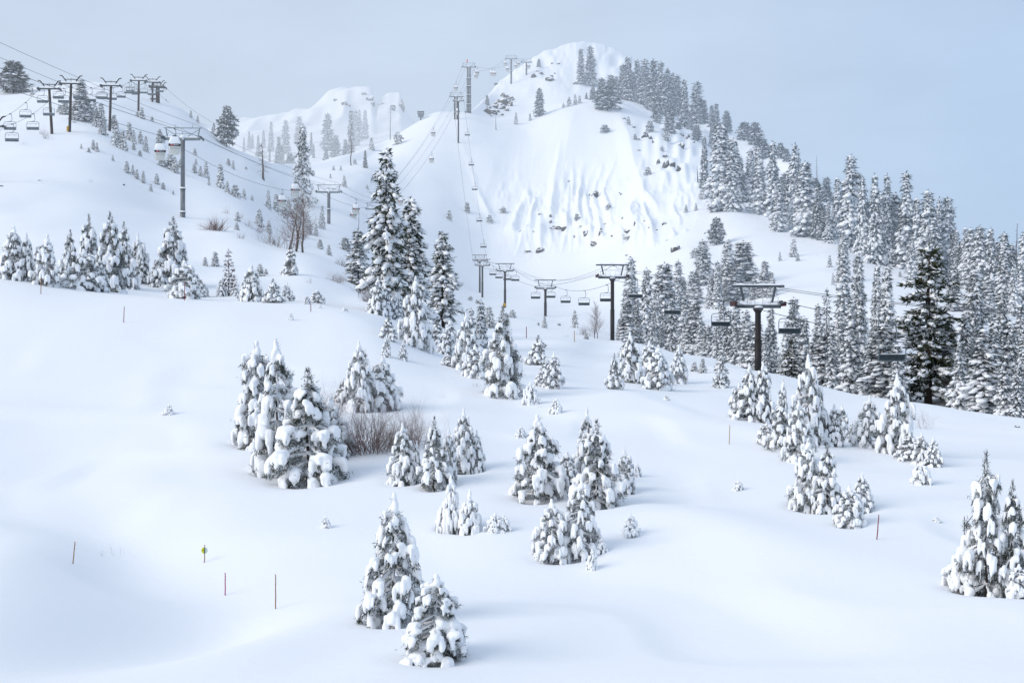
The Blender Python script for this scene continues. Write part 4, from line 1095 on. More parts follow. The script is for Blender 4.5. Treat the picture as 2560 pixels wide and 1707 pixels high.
# left hill
GH = 'small firs on the left hill'
tree('', 'round', 33, 152, 234, 72, label='broad dark conifer on the left skyline')
tree('', 'fir', 80, 220, 238, 14, label='tiny fir right of the broad skyline conifer')
tree('', 'tall', 203, 199, 302, 44, label='tall snowy conifer behind the left chairlift towers', group=GH)
trees('around the tall conifer behind the left lift towers', 'fir', [(163,253,287,30),(150,262,282,20),(221,246,302,34),(237,252,309,28),(186,262,300,34)], GH)
trees('between the third and fourth left lift towers', 'fir', [(253,257,314,28),(257,300,337,24),(240,282,318,24),(285,287,322,22),(290,304,367,26),(299,330,364,20),(308,326,375,26),(323,305,350,20),(334,324,358,16)], GH)
trees('right of the third left lift tower', 'fir', [(351,328,359,16),(364,341,379,20),(334,357,375,12),(350,376,390,14)], GH)
trees('at the foot of the fourth left lift tower', 'fir', [(354,268,297,18),(343,279,292,14),(380,292,304,10)], GH)
trees('on the right skyline of the left hill', 'fir', [(477,276,295,10),(494,289,307,9),(534,307,336,18)], GH)
tree('', 'round', 567, 264, 367, 46, label='big bushy pine on the right skyline of the left hill')
trees('behind the gondola cabins on the left hill', 'fir', [(399,322,360,22),(405,392,416,28),(425,384,423,30),(438,392,432,26),(452,398,420,18)], GH)
trees('in the upper middle of the left hill', 'fir', [(233,349,374,14),(242,356,379,12),(203,360,372,8),(222,369,381,10),(282,388,402,8)], GH)
trees('in the diagonal line left of the gondola tower', 'fir', [(317,403,432,16),(332,412,436,12),(342,423,447,12),(358,427,457,14),(392,434,460,15),(377,460,478,12),(408,456,473,12),(433,476,486,7)], GH)
trees('in the cluster right of the gondola tower', 'fir', [(487,371,387,12),(490,397,411,10),(486,409,433,14),(501,415,441,14),(515,404,444,17),(522,445,463,10)], GH)
trees('in the line descending right of the gondola tower', 'fir', [(551,409,470,22),(568,452,482,14),(610,472,497,12),(630,488,502,10),(571,396,414,12),(583,401,423,10),(615,417,424,8)], GH)
tree('', 'bush', 588, 461, 492, 26, label='dark round bush in the line right of the gondola tower')
trees('around the bare trees on the left slope', 'fir', [(671,475,522,20),(691,484,529,22),(721,498,540,24),(648,523,566,22),(805,514,572,22),(594,529,553,14),(592,556,575,14),(672,550,583,16),(673,582,606,12),(685,598,612,10)])
trees('right behind the bare trees', 'fir', [(768,534,584,30),(745,490,560,34),(790,560,590,16),(800,598,622,18),(822,612,638,16),(710,508,545,20)])
tree('', 'bush', 864, 593, 627, 26, label='round dark bush at the foot of second gondola tower slope')
tree('', 'big', 757, 310, 512, 46, label='tall shaggy conifer in front of the misty saddle')
# saddle and misty trees
trees('small on the snow below the misty saddle', 'fir', [(861,439,467,17),(834,414,426,8),(852,414,427,8),(887,397,411,11),(929,344,375,18),(826,434,446,6),(918,462,474,10)])
tree('', 'ridge', 913, 376, 420, 14, label='narrow ragged conifer on the mountain flank right of the saddle')
tree('', 'bush', 995, 330, 361, 22, label='leaning wind-beaten bush on the skyline below the summit lift')
GD = 'misty trees under the far peak'
trees('in the misty left part below the far peak', 'ridge', [(610,344,381),(623,328,375),(631,336,373),(646,338,392),(659,325,370),(678,304,380,20)], GD, far=True)
trees('in the misty middle part below the far peak', 'ridge', [(674,372,408),(697,342,412,24),(714,300,385,24),(707,368,414),(725,383,420,22),(748,292,362,26),(778,330,388,10),(690,380,414)], GD, far=True)
trees('in the misty right part below the far peak', 'ridge', [(819,284,379,32),(815,372,402,16),(839,340,398,24),(864,350,394,22),(784,360,396,8)], GD, far=True)
trees('in the tallest misty stand below the far peak', 'ridge', [(877,273,402,22),(887,276,366,22),(899,274,354,18),(913,276,350,14)], GD, far=True)
# along the lift road
tree('', 'fir', 1437, 775, 819, 18, label='small fir standing between second and third chairlift towers')
tree('', 'fir', 1361, 790, 820, 18, label='small snowy fir at the foot of the third chairlift tower')
trees('near the third chairlift tower', 'bush', [(1281,774,794,20),(1266,782,794,10),(1398,808,814,10),(1466,836,848,14),(1346,806,813,6),(1176,740,752,12),(1192,748,758,8)])

# ------------------------------------------------------------------ dead and bare trees, shrubs
def from_mb(name, parts, label, cat, p, H0, H, mats, sx=None, rz=0, group=None):
    o = empty(name, p, rz)
    for (pn, mb), m in zip(parts, mats): mb.build(pn, m, o)
    s = H / H0; o.scale = (sx or s, sx or s, s)
    return tag(o, label, cat, group)
def snag(x, top, base, label, seed, r=.02, nbr=40, Lb=2.5, mat='bark_grey', lean=0, d=None):
    p = at_d(x, d) if d else at(x, base); H = p.y * ((CY - F * p.z / p.y) - top) / F
    a, b = snag_mesh(seed, 16, 16 * r, nbr, Lb)
    o = from_mb('dead_tree', [('trunk', a), ('branches', b)] if nbr else [('trunk', a)], label, 'dead tree', p, 16, H, [M[mat], M[mat]])
    o.rotation_euler.y = lean
snag(658, 354, 450, 'bare dead tree with drooping grey branches on the saddle slope', 1, .034, 50, 4.6, 'bark_grey', -.04)
snag(2043, 386, 470, 'dead bare-topped trunk rising above the right ridge', 2, .014, 36, 1.6, 'bark_grey', -.02)
snag(2540, 550, 694, 'dead bare trunk on the skyline at the far right', 3, .016, 26, 1.4, 'bark_grey', .02)
snag(1745, 414, 456, 'broken orange-brown trunk on the slope below the right ridge', 4, .040, 0, 1, 'bark', -.06)
snag(1783, 668, 765, 'dead brown trunk hung with snow left of the nearest tower', 5, .03, 24, 2.2, 'bark', 0)
snag(1578, 135, 250, 'bare spike of a dead tree in the summit forest', 6, .008, 10, 1)
snag(1240, 290, 325, 'short broken snag on the saddle right of the double-column tower', 7, .03, 0, 1, 'bark_grey', -.03)
snag(878, 300, 414, 'thin half-bare tree trunk in front of the tallest misty stand', 8, .014, 50, 1.8, 'bark_grey')
snag(976, 262, 340, 'bare misty trunk by the far rocks', 9, .012, 16, 1.2, 'bark_grey', 0, 735)
snag(897, 500, 572, 'bare pole-like trunk above the left central conifer', 10, .010, 14, .7, 'bark_grey')
snag(1693, 650, 760, 'dead forked conifer above the lower forest left part', 11, .012, 46, 2.4, 'bark_grey', 0, 330)

p = at(738, 629); a, b = bare_tree(5, 9, 4, 4, .8, .17); H = p.y * (629 - 478) / F
from_mb('bare_tree', [('trunk', a), ('branches', b)], 'large bare brown deciduous tree on the left slope', 'tree', p, 9, H, [M['bark_grey'], M['twig']])
p = at(696, 618); m = bare_shrub(31, 4, 4, 60, 3, .6, .02); o = m.build('bare_shrub', M['twig']); o.location = p; s = p.y * 72 / F / 4; o.scale = (s, s, s); tag(o, 'thicket of bare brown twigs around the large bare tree', 'shrub')
p = at(1492, 846); a, b = bare_tree(9, 9, 3, 3, .6, None, True); H = p.y * (846 - 752) / F
from_mb('bare_tree', [('trunk', a), ('branches', b)], 'bare grey conical tree left of the second chairlift tower', 'tree', p, 9, H, [M['bark_grey'], M['twig']], H / 9 * .9)
def shrub(x, base, w, h, label, seed, stems, depth=3, mat='twig', r=.02, spread=.6):
    p = at(x, base); m = bare_shrub(seed, 2, 1.6, stems, depth, spread, r); o = m.build('bare_shrub', M[mat]); o.location = p
    zs = sorted(v[2] for v in m.v)[int(len(m.v) * .975)]; xs = sorted(v[0] for v in m.v); xr = (xs[int(len(xs) * .98)] - xs[int(len(xs) * .02)]) / 2
    s = w / 2 * p.y / F / xr; o.scale = (s, s, h * p.y / F / zs); tag(o, label, 'shrub', 'bare shrubs'); return o
shrub(930, 1124, 270, 150, 'wide bare willow shrub with purple-brown twigs, beside the big clump', 41, 95, 4, 'twig', .018, 1.05)
shrub(1040, 1114, 150, 130, 'bare willow shrub leaning right, beside the wide one', 42, 44, 4, 'twig', .018, .95)
shrub(812, 1064, 130, 124, 'upright bare twigs behind the big snowy pine clump', 43, 44, 4, 'twig_red', .018, .9)
shrub(536, 576, 74, 34, 'reddish bare brush below the first gondola tower', 44, 90, 1, 'twig_red', .022, .3)
shrub(2312, 1072, 70, 64, 'bare shrub with long twigs right of the diagonal row', 45, 12, 4, 'twig', .012)
shrub(855, 665, 50, 24, 'bare twigs at the left of the tall central conifers', 46, 40, 2, 'twig', .02)
shrub(838, 704, 60, 26, 'bare brush on the bench edge left of central conifers', 47, 46, 3, 'twig', .02)
shrub(926, 755, 70, 42, 'brown brush on the gully edge under the tall conifers', 48, 50, 3, 'twig', .02)
shrub(903, 734, 60, 34, 'bare brush just above the gully edge', 49, 40, 3, 'twig', .018)
shrub(116, 347, 26, 24, 'dry twigs at the foot of the leftmost full lift tower', 50, 24, 2, 'twig', .02)
shrub(104, 336, 18, 20, 'dry twigs left of the leftmost full lift tower', 51, 18, 2, 'twig', .02)
shrub(645, 580, 40, 18, 'bare twigs on the slope left of the bare tree', 52, 26, 2, 'twig_red', .02)
shrub(620, 566, 30, 22, 'bare brush left of the small fir on the slope', 53, 24, 2, 'twig', .02)
shrub(563, 534, 24, 20, 'low twigs above the reddish brush', 54, 20, 2, 'twig', .02)
shrub(600, 546, 22, 18, 'low twigs by the firs above the left bench', 55, 18, 2, 'twig', .02)
shrub(602, 596, 24, 16, 'low twigs right of the reddish brush', 56, 20, 2, 'twig_red', .02)
shrub(588, 716, 30, 30, 'reddish brush behind the dying fir', 57, 24, 2, 'twig_red', .02)
shrub(775, 708, 22, 24, 'small bare shrub on open snow above the bench lip', 58, 10, 3, 'twig', .016)
shrub(2392, 1018, 90, 110, 'tall dense bare thicket right of the dark green pine', 59, 40, 4, 'twig', .018)
shrub(1192, 966, 30, 14, 'low dry twigs left of the large open pine', 60, 16, 2, 'twig', .014)
shrub(1132, 948, 18, 10, 'few dry twigs on the snow left of the open pine', 61, 8, 2, 'twig', .014)
shrub(1102, 993, 18, 12, 'few dry stems above the foreground row', 62, 6, 1, 'twig', .012)
shrub(1418, 842, 30, 10, 'low pale twigs below the third tower', 63, 14, 1, 'twig', .012)
shrub(1352, 1018, 26, 10, 'dry grass stems beside the small buried pine', 64, 12, 1, 'twig', .010)
shrub(1464, 838, 50, 28, 'brown brush at the foot of the conical bare tree', 67, 36, 3, 'twig', .02)
shrub(222, 454, 22, 9, 'dry twigs on the open left snowfield', 65, 12, 1, 'twig', .016)
shrub(60, 362, 26, 10, 'dry twigs under the nearest left chairs', 66, 14, 1, 'twig', .016)
for x, b, w, h, lab, sd in ((262, 1384, 26, 20, 'forked dark sprig at left foreground', 71), (300, 1388, 28, 26, 'forked dark sprig right of the other, left foreground', 72), (336, 1392, 12, 10, 'tiny dark sprig at left foreground', 73), (1694, 1118, 10, 22, 'pair of thin dry stems on the snow right of centre', 74)):
    shrub(x, b, w, h, lab, sd, 3, 1, 'bark', .010, .5)

# ------------------------------------------------------------------ rocks
def rocks(phrase, items, mat='rock', far=False, vert=False):
    for (x, y, w, h) in items:
        p = far_at(x, y) if far else at(x, y + h * .1)
        V, T = rock_mesh(rnd.randrange(9999)); k = p.y / F
        o = mesh_obj('rock', np_mesh('rock', V, [T], [M[mat]], smooth=False)); o.location = p
        g = 1.35 if 'cliff' in phrase else 1.0; o.scale = (w * .60 * k * g, w * .45 * k + .5, h * .62 * k * g); o.rotation_euler = (rnd.uniform(-.2, .2), rnd.uniform(-.25, .25), rnd.uniform(-.5, .5))
        o['category'] = 'rock'; o['group'] = 'rocks breaking through the snow'
        cluster((phrase, vert), o, x, h, 'grey-brown rock' if mat == 'rock' else 'dark grey rock')
rocks('in the central band of the steep face', [(1350,535,10,3),(1396,570,22,8),(1410,573,14,14),(1465,584,17,18),(1501,582,8,26),(1489,609,27,12)])
rocks('low on the left of the steep face', [(1350,626,18,16),(1320,628,18,5),(1376,540,5,10),(1376,556,6,12),(1377,570,6,8),(1333,578,4,3)], 'rock')
rocks('low on the right of the steep face', [(1573,574,25,14),(1572,594,22,8),(1641,575,8,5),(1661,559,14,8),(1568,637,12,4),(1587,560,6,16),(1623,569,8,4)])
tree_rock = [(1689,624,20,26)]
rocks('big and blocky above the lower forest', tree_rock)
rocks('in the gullies of the upper steep face', [(1486,486,18,22),(1474,488,5,10),(1552,486,4,8),(1595,374,12,8),(1420,453,7,7),(1549,482,4,4)], 'rock_grey')
rocks('in the dark outcrop on the right shoulder', [(1646,407,8,26),(1665,415,14,44),(1682,414,16,20),(1695,426,10,28),(1664,392,14,12)], 'rock_grey')
rocks('scattered over the rocky right shoulder', [(1612,340,18,22),(1626,346,8,14),(1704,337,16,10),(1714,346,10,8),(1722,342,6,16),(1704,366,14,26),(1733,356,8,6),(1596,348,8,6),(1584,318,8,8),(1560,297,10,6),(1633,356,6,10)], 'rock_grey')
rocks('in the cliff left of the summit', [(1216,280,18,14),(1230,282,16,12),(1246,268,24,18),(1262,262,20,22),(1268,245,14,14),(1276,264,12,14),(1254,288,8,5),(1240,278,12,8),(1222,272,10,8),(1236,268,12,10),(1252,256,14,12),(1258,240,10,10),(1270,254,16,12),(1280,250,8,12),(1264,276,12,8),(1226,290,8,4)])
rocks('on the left skyline side of the summit dome', [(1336,191,16,14),(1352,184,12,8),(1374,200,22,16),(1380,159,6,8),(1395,160,9,5),(1388,184,5,4),(1437,209,8,10),(1344,178,8,6),(1378,192,8,10)])
rocks('small on the spurs of the steep face', [(1300,578,7,5),(1384,566,5,7),(1436,592,5,9),(1452,566,6,8),(1512,560,5,8),(1531,590,7,5)])
rocks('small below the shoulder outcrop', [(1556,546,5,9),(1612,552,6,5),(1668,600,9,5)])
rocks('on the misty far peak', [(911,240,14,10),(926,252,20,22),(932,264,10,14),(860,262,16,10),(840,254,12,7),(981,276,14,22),(1004,274,12,30),(955,262,18,9),(872,266,10,8)], 'rock_grey', far=True)
rocks('at the right edge on the crest', [(2542,1066,12,8)], 'rock_grey')
rocks('on the left snowfield', [(101,451,7,4),(308,462,6,5),(186,306,6,4),(60,290,10,6),(0,465,14,3)], 'rock_grey')
# ------------------------------------------------------------------ chairlift on the right and up the face
def place_tower(o, x, base, lean=0, d=None, rz=0):
    p = at_d(x, d) if d else at(x, base); o.location = p; o.rotation_euler = (0, 0, rz); return p
GT = 'chairlift towers from the crest to the mountain'
RT = [  # x, base, pole top, distance, label
 (1895, 930, 771, 157, 'nearest dark chairlift tower with snow-topped crossarm on the right crest'),
 (1531, 851, 697, 253, 'dark chairlift tower left of the lower forest, its pole thicker below'),
 (1363.5, 813, 723, 383, 'third nearest chairlift tower, small fir at its foot'),
 (1262.5, 758, 679, 442, 'dark chairlift tower with yellow padding at its foot'),
 (1206, 739, 665, 530, 'front one of two close chairlift towers at the face foot'),
 (1199.5, 715, 653, 560, 'rear one of two close chairlift towers at the face foot'),
 (1146, 305, 254, 715, 'thin dark chairlift tower on top of the steep face'),
]
RL, RR = [], []
for i, (x, base, top, d, lab) in enumerate(RT):
    p = at_d(x, d); zt = d * (CY - top) / F; hp = zt - p.z
    t = tag(chairlift_tower('chairlift_tower', hp, seed=20 + i * 3), lab, 'lift tower', GT); t.location = p; t.rotation_euler.z = .09 if i < 2 else .03
    if i == 3: mb = MB(); mb.tube([(-.15, -.1, .2), (-.15, -.1, 1.4)], .50, 12); mb.build('padding', M['yellow'], t)
    RL.append(Vector((p.x - 2.75, d, zt + .75))); RR.append(Vector((p.x + 2.75, d, zt + .75)))
end = Vector((-27, 800, RL[-1].z + 8))
RLp = rope_path([Vector((35.5, 55, -2.0))] + RL + [end + Vector((-2.6, 0, 0))], [1.2, .5, .5, .6, .6, .1, 2.5, 0])
RRp = rope_path([Vector((40.9, 55, -1.7))] + RR + [end + Vector((2.6, 0, 0))], [1.0, 1.6, 2.0, 1.0, 1.0, .1, 3.0, 0])
rope('haul_cable', 'left haul cable of the chairlift running from right edge to the face top', RLp)
rope('haul_cable', 'right haul cable carrying the dark chairs from right edge to the face top', RRp)
for k, nm in ((-.55, 'left'), (.75, 'right')):
    pts = [Vector((38 + k, 55, .4))] + [Vector(((a.x + b.x) / 2 + k, a.y, a.z + 1.85)) for a, b in zip(RL[:6], RR[:6])]
    rope('signal_cable', 'snow-crusted signal cable above the chairs, %s of the pair' % nm, rope_path(pts, [.8, 1.0, 1.2, .8, .7, .1]), .024)
CH = [  # x, distance, side, phrase key
 (2231, 127, 'R', 0), (1974.5, 155, 'R', 0), (1802, 186, 'R', 0), (1681, 216, 'R', 0), (1589, 246, 'R', 0),
 (1516, 288, 'R', 1), (1460, 306, 'R', 1), (1414, 340, 'R', 1), (1377, 392, 'R', 1), (1339, 388, 'L', 1),
 (1288, 455, 'R', 2), (1268, 476, 'R', 2), (1247.5, 500, 'R', 2), (1232, 516, 'R', 2), (1216, 540, 'R', 2),
 (1205, 603, 'R', 3), (1194, 620, 'R', 3), (1184, 637, 'R', 3), (1175.5, 655, 'R', 3), (1167.5, 680, 'R', 3), (1160, 708, 'R', 3)]
PH = [('hanging right of the second big tower', False), ('hanging around the third chairlift tower', False), ('hanging near the yellow-padded tower', False), ('on the cable up the steep face', True)]
PY_FACE = {1205: 615, 1194: 547, 1184: 480, 1175.5: 412, 1167.5: 346, 1160: 282}
proto = lift_chair('lift_chair'); index_kids(); KIDS0 = dict(KIDS); first = True
for x, d, side, ph in CH:
    if ph == 3:       # the rope up the face: choose the point whose chair has the photo's height
        path = RRp; q = min((p for p in path if p.y > 565), key=lambda p: abs((CY - F * (p.z - 3.3) / p.y) - PY_FACE[x])).copy()
    else: q = on_rope(RLp if side == 'L' else RRp, x, d)
    o = proto if first else copy_tree(proto); first = False
    o.location = q; o.rotation_euler = (0, 0, .08 + rnd.uniform(-.05, .05)); o['category'] = 'ski chair'; o['group'] = 'dark chairs of the right chairlift'
    cluster(PH[ph], o, -q.z * -1 if False else (-q.z if ph == 3 else CX + F * q.x / q.y), 1, 'empty dark four-seat chair')

# ------------------------------------------------------------------ chairlift on the left hill
LT = [(-22, 392, 318, 'nearest chairlift tower at the left edge, only its arm in view', 0), (130, 335, 224, 'leftmost full brown chairlift tower on the left hill', -.06), (174, 330, 211, 'brown chairlift tower with yellow padding on the left hill', .03),
      (274, 328, 216, 'third brown chairlift tower on the left hill', .03), (346, 278, 203, 'fourth brown chairlift tower near the left hill skyline', .015),
      (381, 255, 207, 'fifth brown chairlift tower, left one of the skyline trio', .01), (392, 257, 217, 'middle one of the close skyline trio of lift towers', 0), (397, 258, 221, 'rightmost one of the close skyline trio of lift towers', 0)]
LL, LR = [], []
for i, (x, base, top, lab, lean) in enumerate(LT):
    p = at(x, base) if i else at_d(x, 262); d = p.y; zt = d * (CY - top) / F
    t = tag(fixed_tower('chairlift_tower', zt - p.z, 4.6, 50 + i, lean, i == 2), lab, 'lift tower', 'brown chairlift towers on the left hill'); t.location = p; t.rotation_euler.z = .12
    xx = p.x + lean * (zt - p.z)
    LL.append(Vector((xx - 2.4, d, zt + .15))); LR.append(Vector((xx + 2.4, d, zt + .15)))
LT_d = [v.y for v in LL]
order = sorted(range(len(LT)), key=lambda i: LL[i].y)
LL = [LL[i] for i in order]; LR = [LR[i] for i in order]
pre = LL[0] + (LL[0] - LL[1]) * .8
e2 = LL[-1] + Vector((9, 45, -6))
LLp = rope_path([pre] + LL + [e2], [0.5, 1.5, .3] + [1.2] * 8); LRp = rope_path([pre + Vector((4.8, 0, -3))] + LR + [e2 + Vector((4.8, 0, 0))], [0.5, 1.5, .3] + [1.2] * 8)
rope('haul_cable', 'left haul cable of the chairlift on the left hill', LLp, .028)
rope('haul_cable', 'right haul cable of the chairlift on the left hill', LRp, .028)
LC = [(105.7,254,27,0),(121.7,289,28,0),(64,291,29,0),(80,324,30,0),(31,356,33,0),(22,326,31,0),
      (160,252.5,25,1),(146,240,24,1),(196,240,24,1),(229,245,23,1),(253,247,22,1),(257,233,20,1),(279,244,21,1),(301,238,20,1),
      (321,238,20,2),(323,224,18,2),(338,219,18,2),(340,233.5,18,2),(357,225,18,2),(381,225,17,2),(403,229,16,2),(383,247,14,2),(414,265,18,2)]
PH2 = [('nearest the left edge on the left hill', False), ('between the leftmost full and third left lift towers', False), ('near the skyline end of the left chairlift', False)]
proto2 = lift_chair('lift_chair', True); KIDS.clear(); index_kids(); first = True
for x, yb, w, ph in LC:
    d = 2.5 * F / w; z = d * (CY - yb) / F + 3.3
    best = None
    for path in (LLp, LRp):
        for q in path:
            px = CX + F * q.x / q.y; py = CY - F * (q.z - 3.3) / q.y
            e = ((px - x) / 4) ** 2 + ((py - yb) / 6) ** 2 + ((q.y - d) / d / .25) ** 2
            if best is None or e < best[0]: best = (e, q)
    q = best[1].copy()
    o = proto2 if first else copy_tree(proto2); first = False
    o.location = q; o.rotation_euler = (0, 0, .12 + rnd.uniform(-.06, .06)); o['category'] = 'ski chair'; o['group'] = 'grey chairs of the left chairlift'
    cluster(PH2[ph], o, x, 1, 'empty grey chair')

# ------------------------------------------------------------------ gondola line
GG = 'grey gondola towers'
def gt(x, base, top, lab, d=None, arm=7.0, **k):
    p = at_d(x, d) if d else at(x, base); d = p.y; zt = d * (CY - top) / F
    t = tag(gondola_tower('gondola_tower', max(2, zt - p.z), arm, **k), lab, 'lift tower', GG); t.location = p; t.rotation_euler.z = .07
    return Vector((p.x, d, zt))
A1 = gt(457, 548, 350, 'nearest grey gondola tower with two cabins beside it, on the left', 278, flanges=((.055, .5), (.36, .44)), r=.42, seed=3)
A2 = gt(822, 590, 482, 'grey gondola tower standing left of the tallest central conifer', 422, seed=5, flanges=((.45, .5),), r=.42)
A3 = gt(941, 600, 524, 'grey gondola tower hidden behind the tallest central conifer', 507, seed=7, flanges=((.5, .5),))
A4 = gt(1140, 285, 243, 'dark twin-legged gondola tower at the top of the steep face', 745, arm=6.2, seed=9, twin=True, flanges=((.3, .5),), r=.34, pole='pole_brown')
A5 = gt(1172, 282, 169, 'tall double-column grey tower with a red marker on top', 772, arm=7.0, seed=11, twin=True, flanges=((.18, .5), (.39, .5), (.58, .5), (.75, .5)), r=.60, beacon=True)
A6 = gt(1278, 210, 148, 'misty gondola tower on the summit ridge, left of the last one', None, arm=7.0, seed=13, flanges=((.5, .5),), r=.5)
A7 = gt(1316, 188, 157, 'last misty gondola tower before the summit dome', None, arm=6.6, seed=15, flanges=((.5, .5),), r=.5)
def side(A, s, arm): return A + Vector((s * (arm / 2 + .1), 0, .55))
ARM = [7, 7, 7, 6.2, 7.0, 7.0, 6.6]
A = [A1, A2, A3, A4, A5, A6, A7]
A0 = A1 + Vector((-12.2, -176, -6.5)); A8 = A7 + Vector((14, 120, -14))
GLp = rope_path([side(A0, -1, 7)] + [side(a, -1, m) for a, m in zip(A, ARM)] + [side(A8, -1, 7)], [.8, 3.4, 1.0, 5.0, 0.4, 5, .5, 0])
GRp = rope_path([side(A0, 1, 7)] + [side(a, 1, m) for a, m in zip(A, ARM)] + [side(A8, 1, 7)], [.8, 1.2, 1.0, 5.0, 0.4, 3.5, .5, 0])
rope('haul_cable', 'left haul cable of the gondola passing the nearest grey tower', GLp, .034)
rope('haul_cable', 'right haul cable of the gondola passing the nearest grey tower', GRp, .034)
for k, nm, dz in ((-.8, 'left', 2.45), (2.6, 'right', 3.0)):
    rope('signal_cable', 'thin signal cable above the gondola line, %s of the pair' % nm, rope_path([A0 + Vector((k, 0, dz + 4))] + [a + Vector((k, 0, dz)) for a in A[:5]], [1.5, 1.2, .8, 4, .3]), .022)
GC = [(400,275,'L','cream gondola cabin, left one of the two at the nearest grey tower'), (436,262,'R','cream gondola cabin, right one of the two at the nearest grey tower'),
      (705,375,'L','cream cabin above the bare tree, left one of the pair'), (738,362,'R','cream cabin above the bare tree, right one of the pair'),
      (883,468,'L','lower cabin of the pair left of the tallest central conifer'), (890,476,'R','upper cabin of the pair left of the tallest central conifer'),
      (1001,590,'R','cabin emerging right of the tallest central conifer'), (1079,668,'R','lower cabin of the two over the mountain flank'), (1083,676,'L','upper cabin of the two over the mountain flank'),
      (1144,738,'R','cabin hanging in front of the twin-legged tower'), (1140,752,'L','cabin hanging above the twin-legged tower'),
      (1190,800,'L','lower cabin of the close pair right of the double-column tower'), (1193,806,'R','upper cabin of the close pair right of the double-column tower'),
      (1229,900,'L','left cabin of the pair midway to the summit ridge'), (1236,905,'R','right cabin of the pair midway to the summit ridge'),
      (1263,1005,'L','upper cabin left of the summit ridge tower'), (1269,1000,'R','lower cabin left of the summit ridge tower'),
      (1290,1062,'L','lower cabin between the two summit ridge towers'), (1296,1062,'R','upper cabin between the two summit ridge towers'), (1322,1100,'R','cabin right of the last misty gondola tower')]
proto3 = gondola_cabin('gondola_cabin'); KIDS.clear(); index_kids(); first = True
for x, d, s, lab in GC:
    q = on_rope(GLp if s == 'L' else GRp, x, d)
    o = proto3 if first else copy_tree(proto3); first = False
    o.location = q; o.rotation_euler.z = .26 if d < 500 else .1; tag(o, lab, 'gondola cabin', 'cream gondola cabins')
    if d > 500: o.scale = (1.0, 1.0, 1.0)

# the small lift terminal on the skyline
p = at(1052, 293)
t = empty('lift_terminal', p); k = p.y / F
mb = MB(); mb.box((0, 0, 1.0), (.7, .7, 3.0)); mb.build('post', M['galv_dark'], t, smooth=False)
mb = MB(); mb.box((0, 0, 3.1), (4.0, 3.4, 1.7), taper=.7); mb.box((0, 0, 1.9), (3.0, 3, .5)); mb.build('housing', M['station'], t, smooth=False, bevel=.15)
mb = MB(); mb.box((0, 0, 4.75), (3.8, 3.6, .25)); mb.bar((-1.6, 0, 3.9), (-1.6, 0, 4.8), .16); mb.bar((1.6, 0, 3.9), (1.6, 0, 4.8), .16); mb.bar((0, 0, 3.9), (0, 0, 4.8), .16); mb.build('roof_frame', M['galv_dark'], t, smooth=False)
snow_slab((0, 0, 4.88), (3.2, 3.0, .3), 77).build('snow_cap', M['load'], t)
tag(t, 'small grey lift terminal on the skyline left of the steep face top', 'lift station')
t.scale = (.95,) * 3

# ------------------------------------------------------------------ marker poles
def pole(x, top, base, mat, label, lean=0, disc=False, r=.022):
    p = at(x, base); H = p.y * (base - top) / F; t = empty('marker_pole', p)
    r = max(r, p.y * .00028)
    mb = MB(); n = 8
    pts = [(lean * H * i / n + .004 * math.sin(i * 2.1), 0, -.25 + (H + .25) * i / n) for i in range(n + 1)]
    mb.tube(pts, [r * (1.06 - .2 * i / n) for i in range(n + 1)], 8); mb.build('rod', M[mat], t)
    mb = MB()
    for i in range(1, n): mb.tube([Vector(pts[i]) - Vector((0, 0, .008)), Vector(pts[i]) + Vector((0, 0, .008))], r * 1.16, 8)
    mb.build('joints', M[mat], t)
    if disc:
        R = 8 * p.y / F; z = H * .68
        for s, m in ((-1, 'disc_yellow'), (1, 'disc_pale')):
            mb = MB(); vs = [(lean * z, -.032, z)] + [(lean * z + s * R * math.sin(math.pi * i / 16), -.032, z + R * math.cos(math.pi * i / 16)) for i in range(17)]
            vs += [(a, -.024, c) for a, b, c in vs]
            mb.add(vs, [(0, i, i + 1) for i in range(1, 17)] + [(i, i + 1, i + 19, i + 18) for i in range(1, 17)]); ds = mb.build('disc', M[m], t, smooth=False)
        mb = MB()
        for q in (-.7, -.48, -.26): mb.box((lean * z + R * q, -.036, z), (R * .16, .004, R * .26))
        mb.build('print', M['disc_ink'], ds, smooth=False)
        for o in (ds,): pass
        mb = MB(); mb.box((lean * z, -.03 - r, z), (.03, .01, R * 1.9)); mb.build('strap', M['bark'], t, smooth=False)
    tag(t, label, 'marker pole', 'marker poles in the snow'); return t
pole(689, 1435, 1521, 'bamboo', 'brown bamboo pole, rightmost of the near left poles')
pole(563, 1431, 1487, 'pink', 'short magenta pole left of the brown bamboo pole')
pole(511, 1361, 1405, 'bamboo', 'bamboo pole carrying a round yellow and pale disc', .02, True)
pole(181, 1353, 1408, 'bamboo', 'leaning bamboo stick at the far left foreground', .12)
pole(309, 766, 806, 'bamboo_red', 'red pole alone on the upper left slope', .04)
pole(461, 710, 751, 'bamboo_red', 'red pole in front of the bench pine', .01)
pole(102, 694, 735, 'bamboo', 'thin brown pole at the far left bench lip', .02)
pole(777, 759, 779, 'bamboo_red', 'short dark red pole on the bench lip', 0)
pole(1316, 816, 845, 'bamboo_red', 'pale red pole on the slope below the third tower', 0)
pole(1436, 827, 855, 'bamboo_yellow', 'thin yellow pole left of the second tower', 0)
pole(1823, 1062, 1110, 'bamboo_yellow', 'orange-yellow pole in open snow left of the diagonal row', .03)
pole(2191, 1286, 1348, 'bamboo_red', 'red leaning pole in open snow on the right', .1)
pole(2411, 1289, 1337, 'bark_grey', 'grey-brown pole left of the right edge clump', 0)

finish_labels()
seen = {}
for o in bpy.data.objects:
    if o.parent is None and o.get('label'): seen.setdefault(o['label'], []).append(o.name)
for k, v in seen.items():
    if len(v) > 1: print('DUP', k, v)
    if not 4 <= len(k.split()) <= 16: print('LEN', len(k.split()), k)

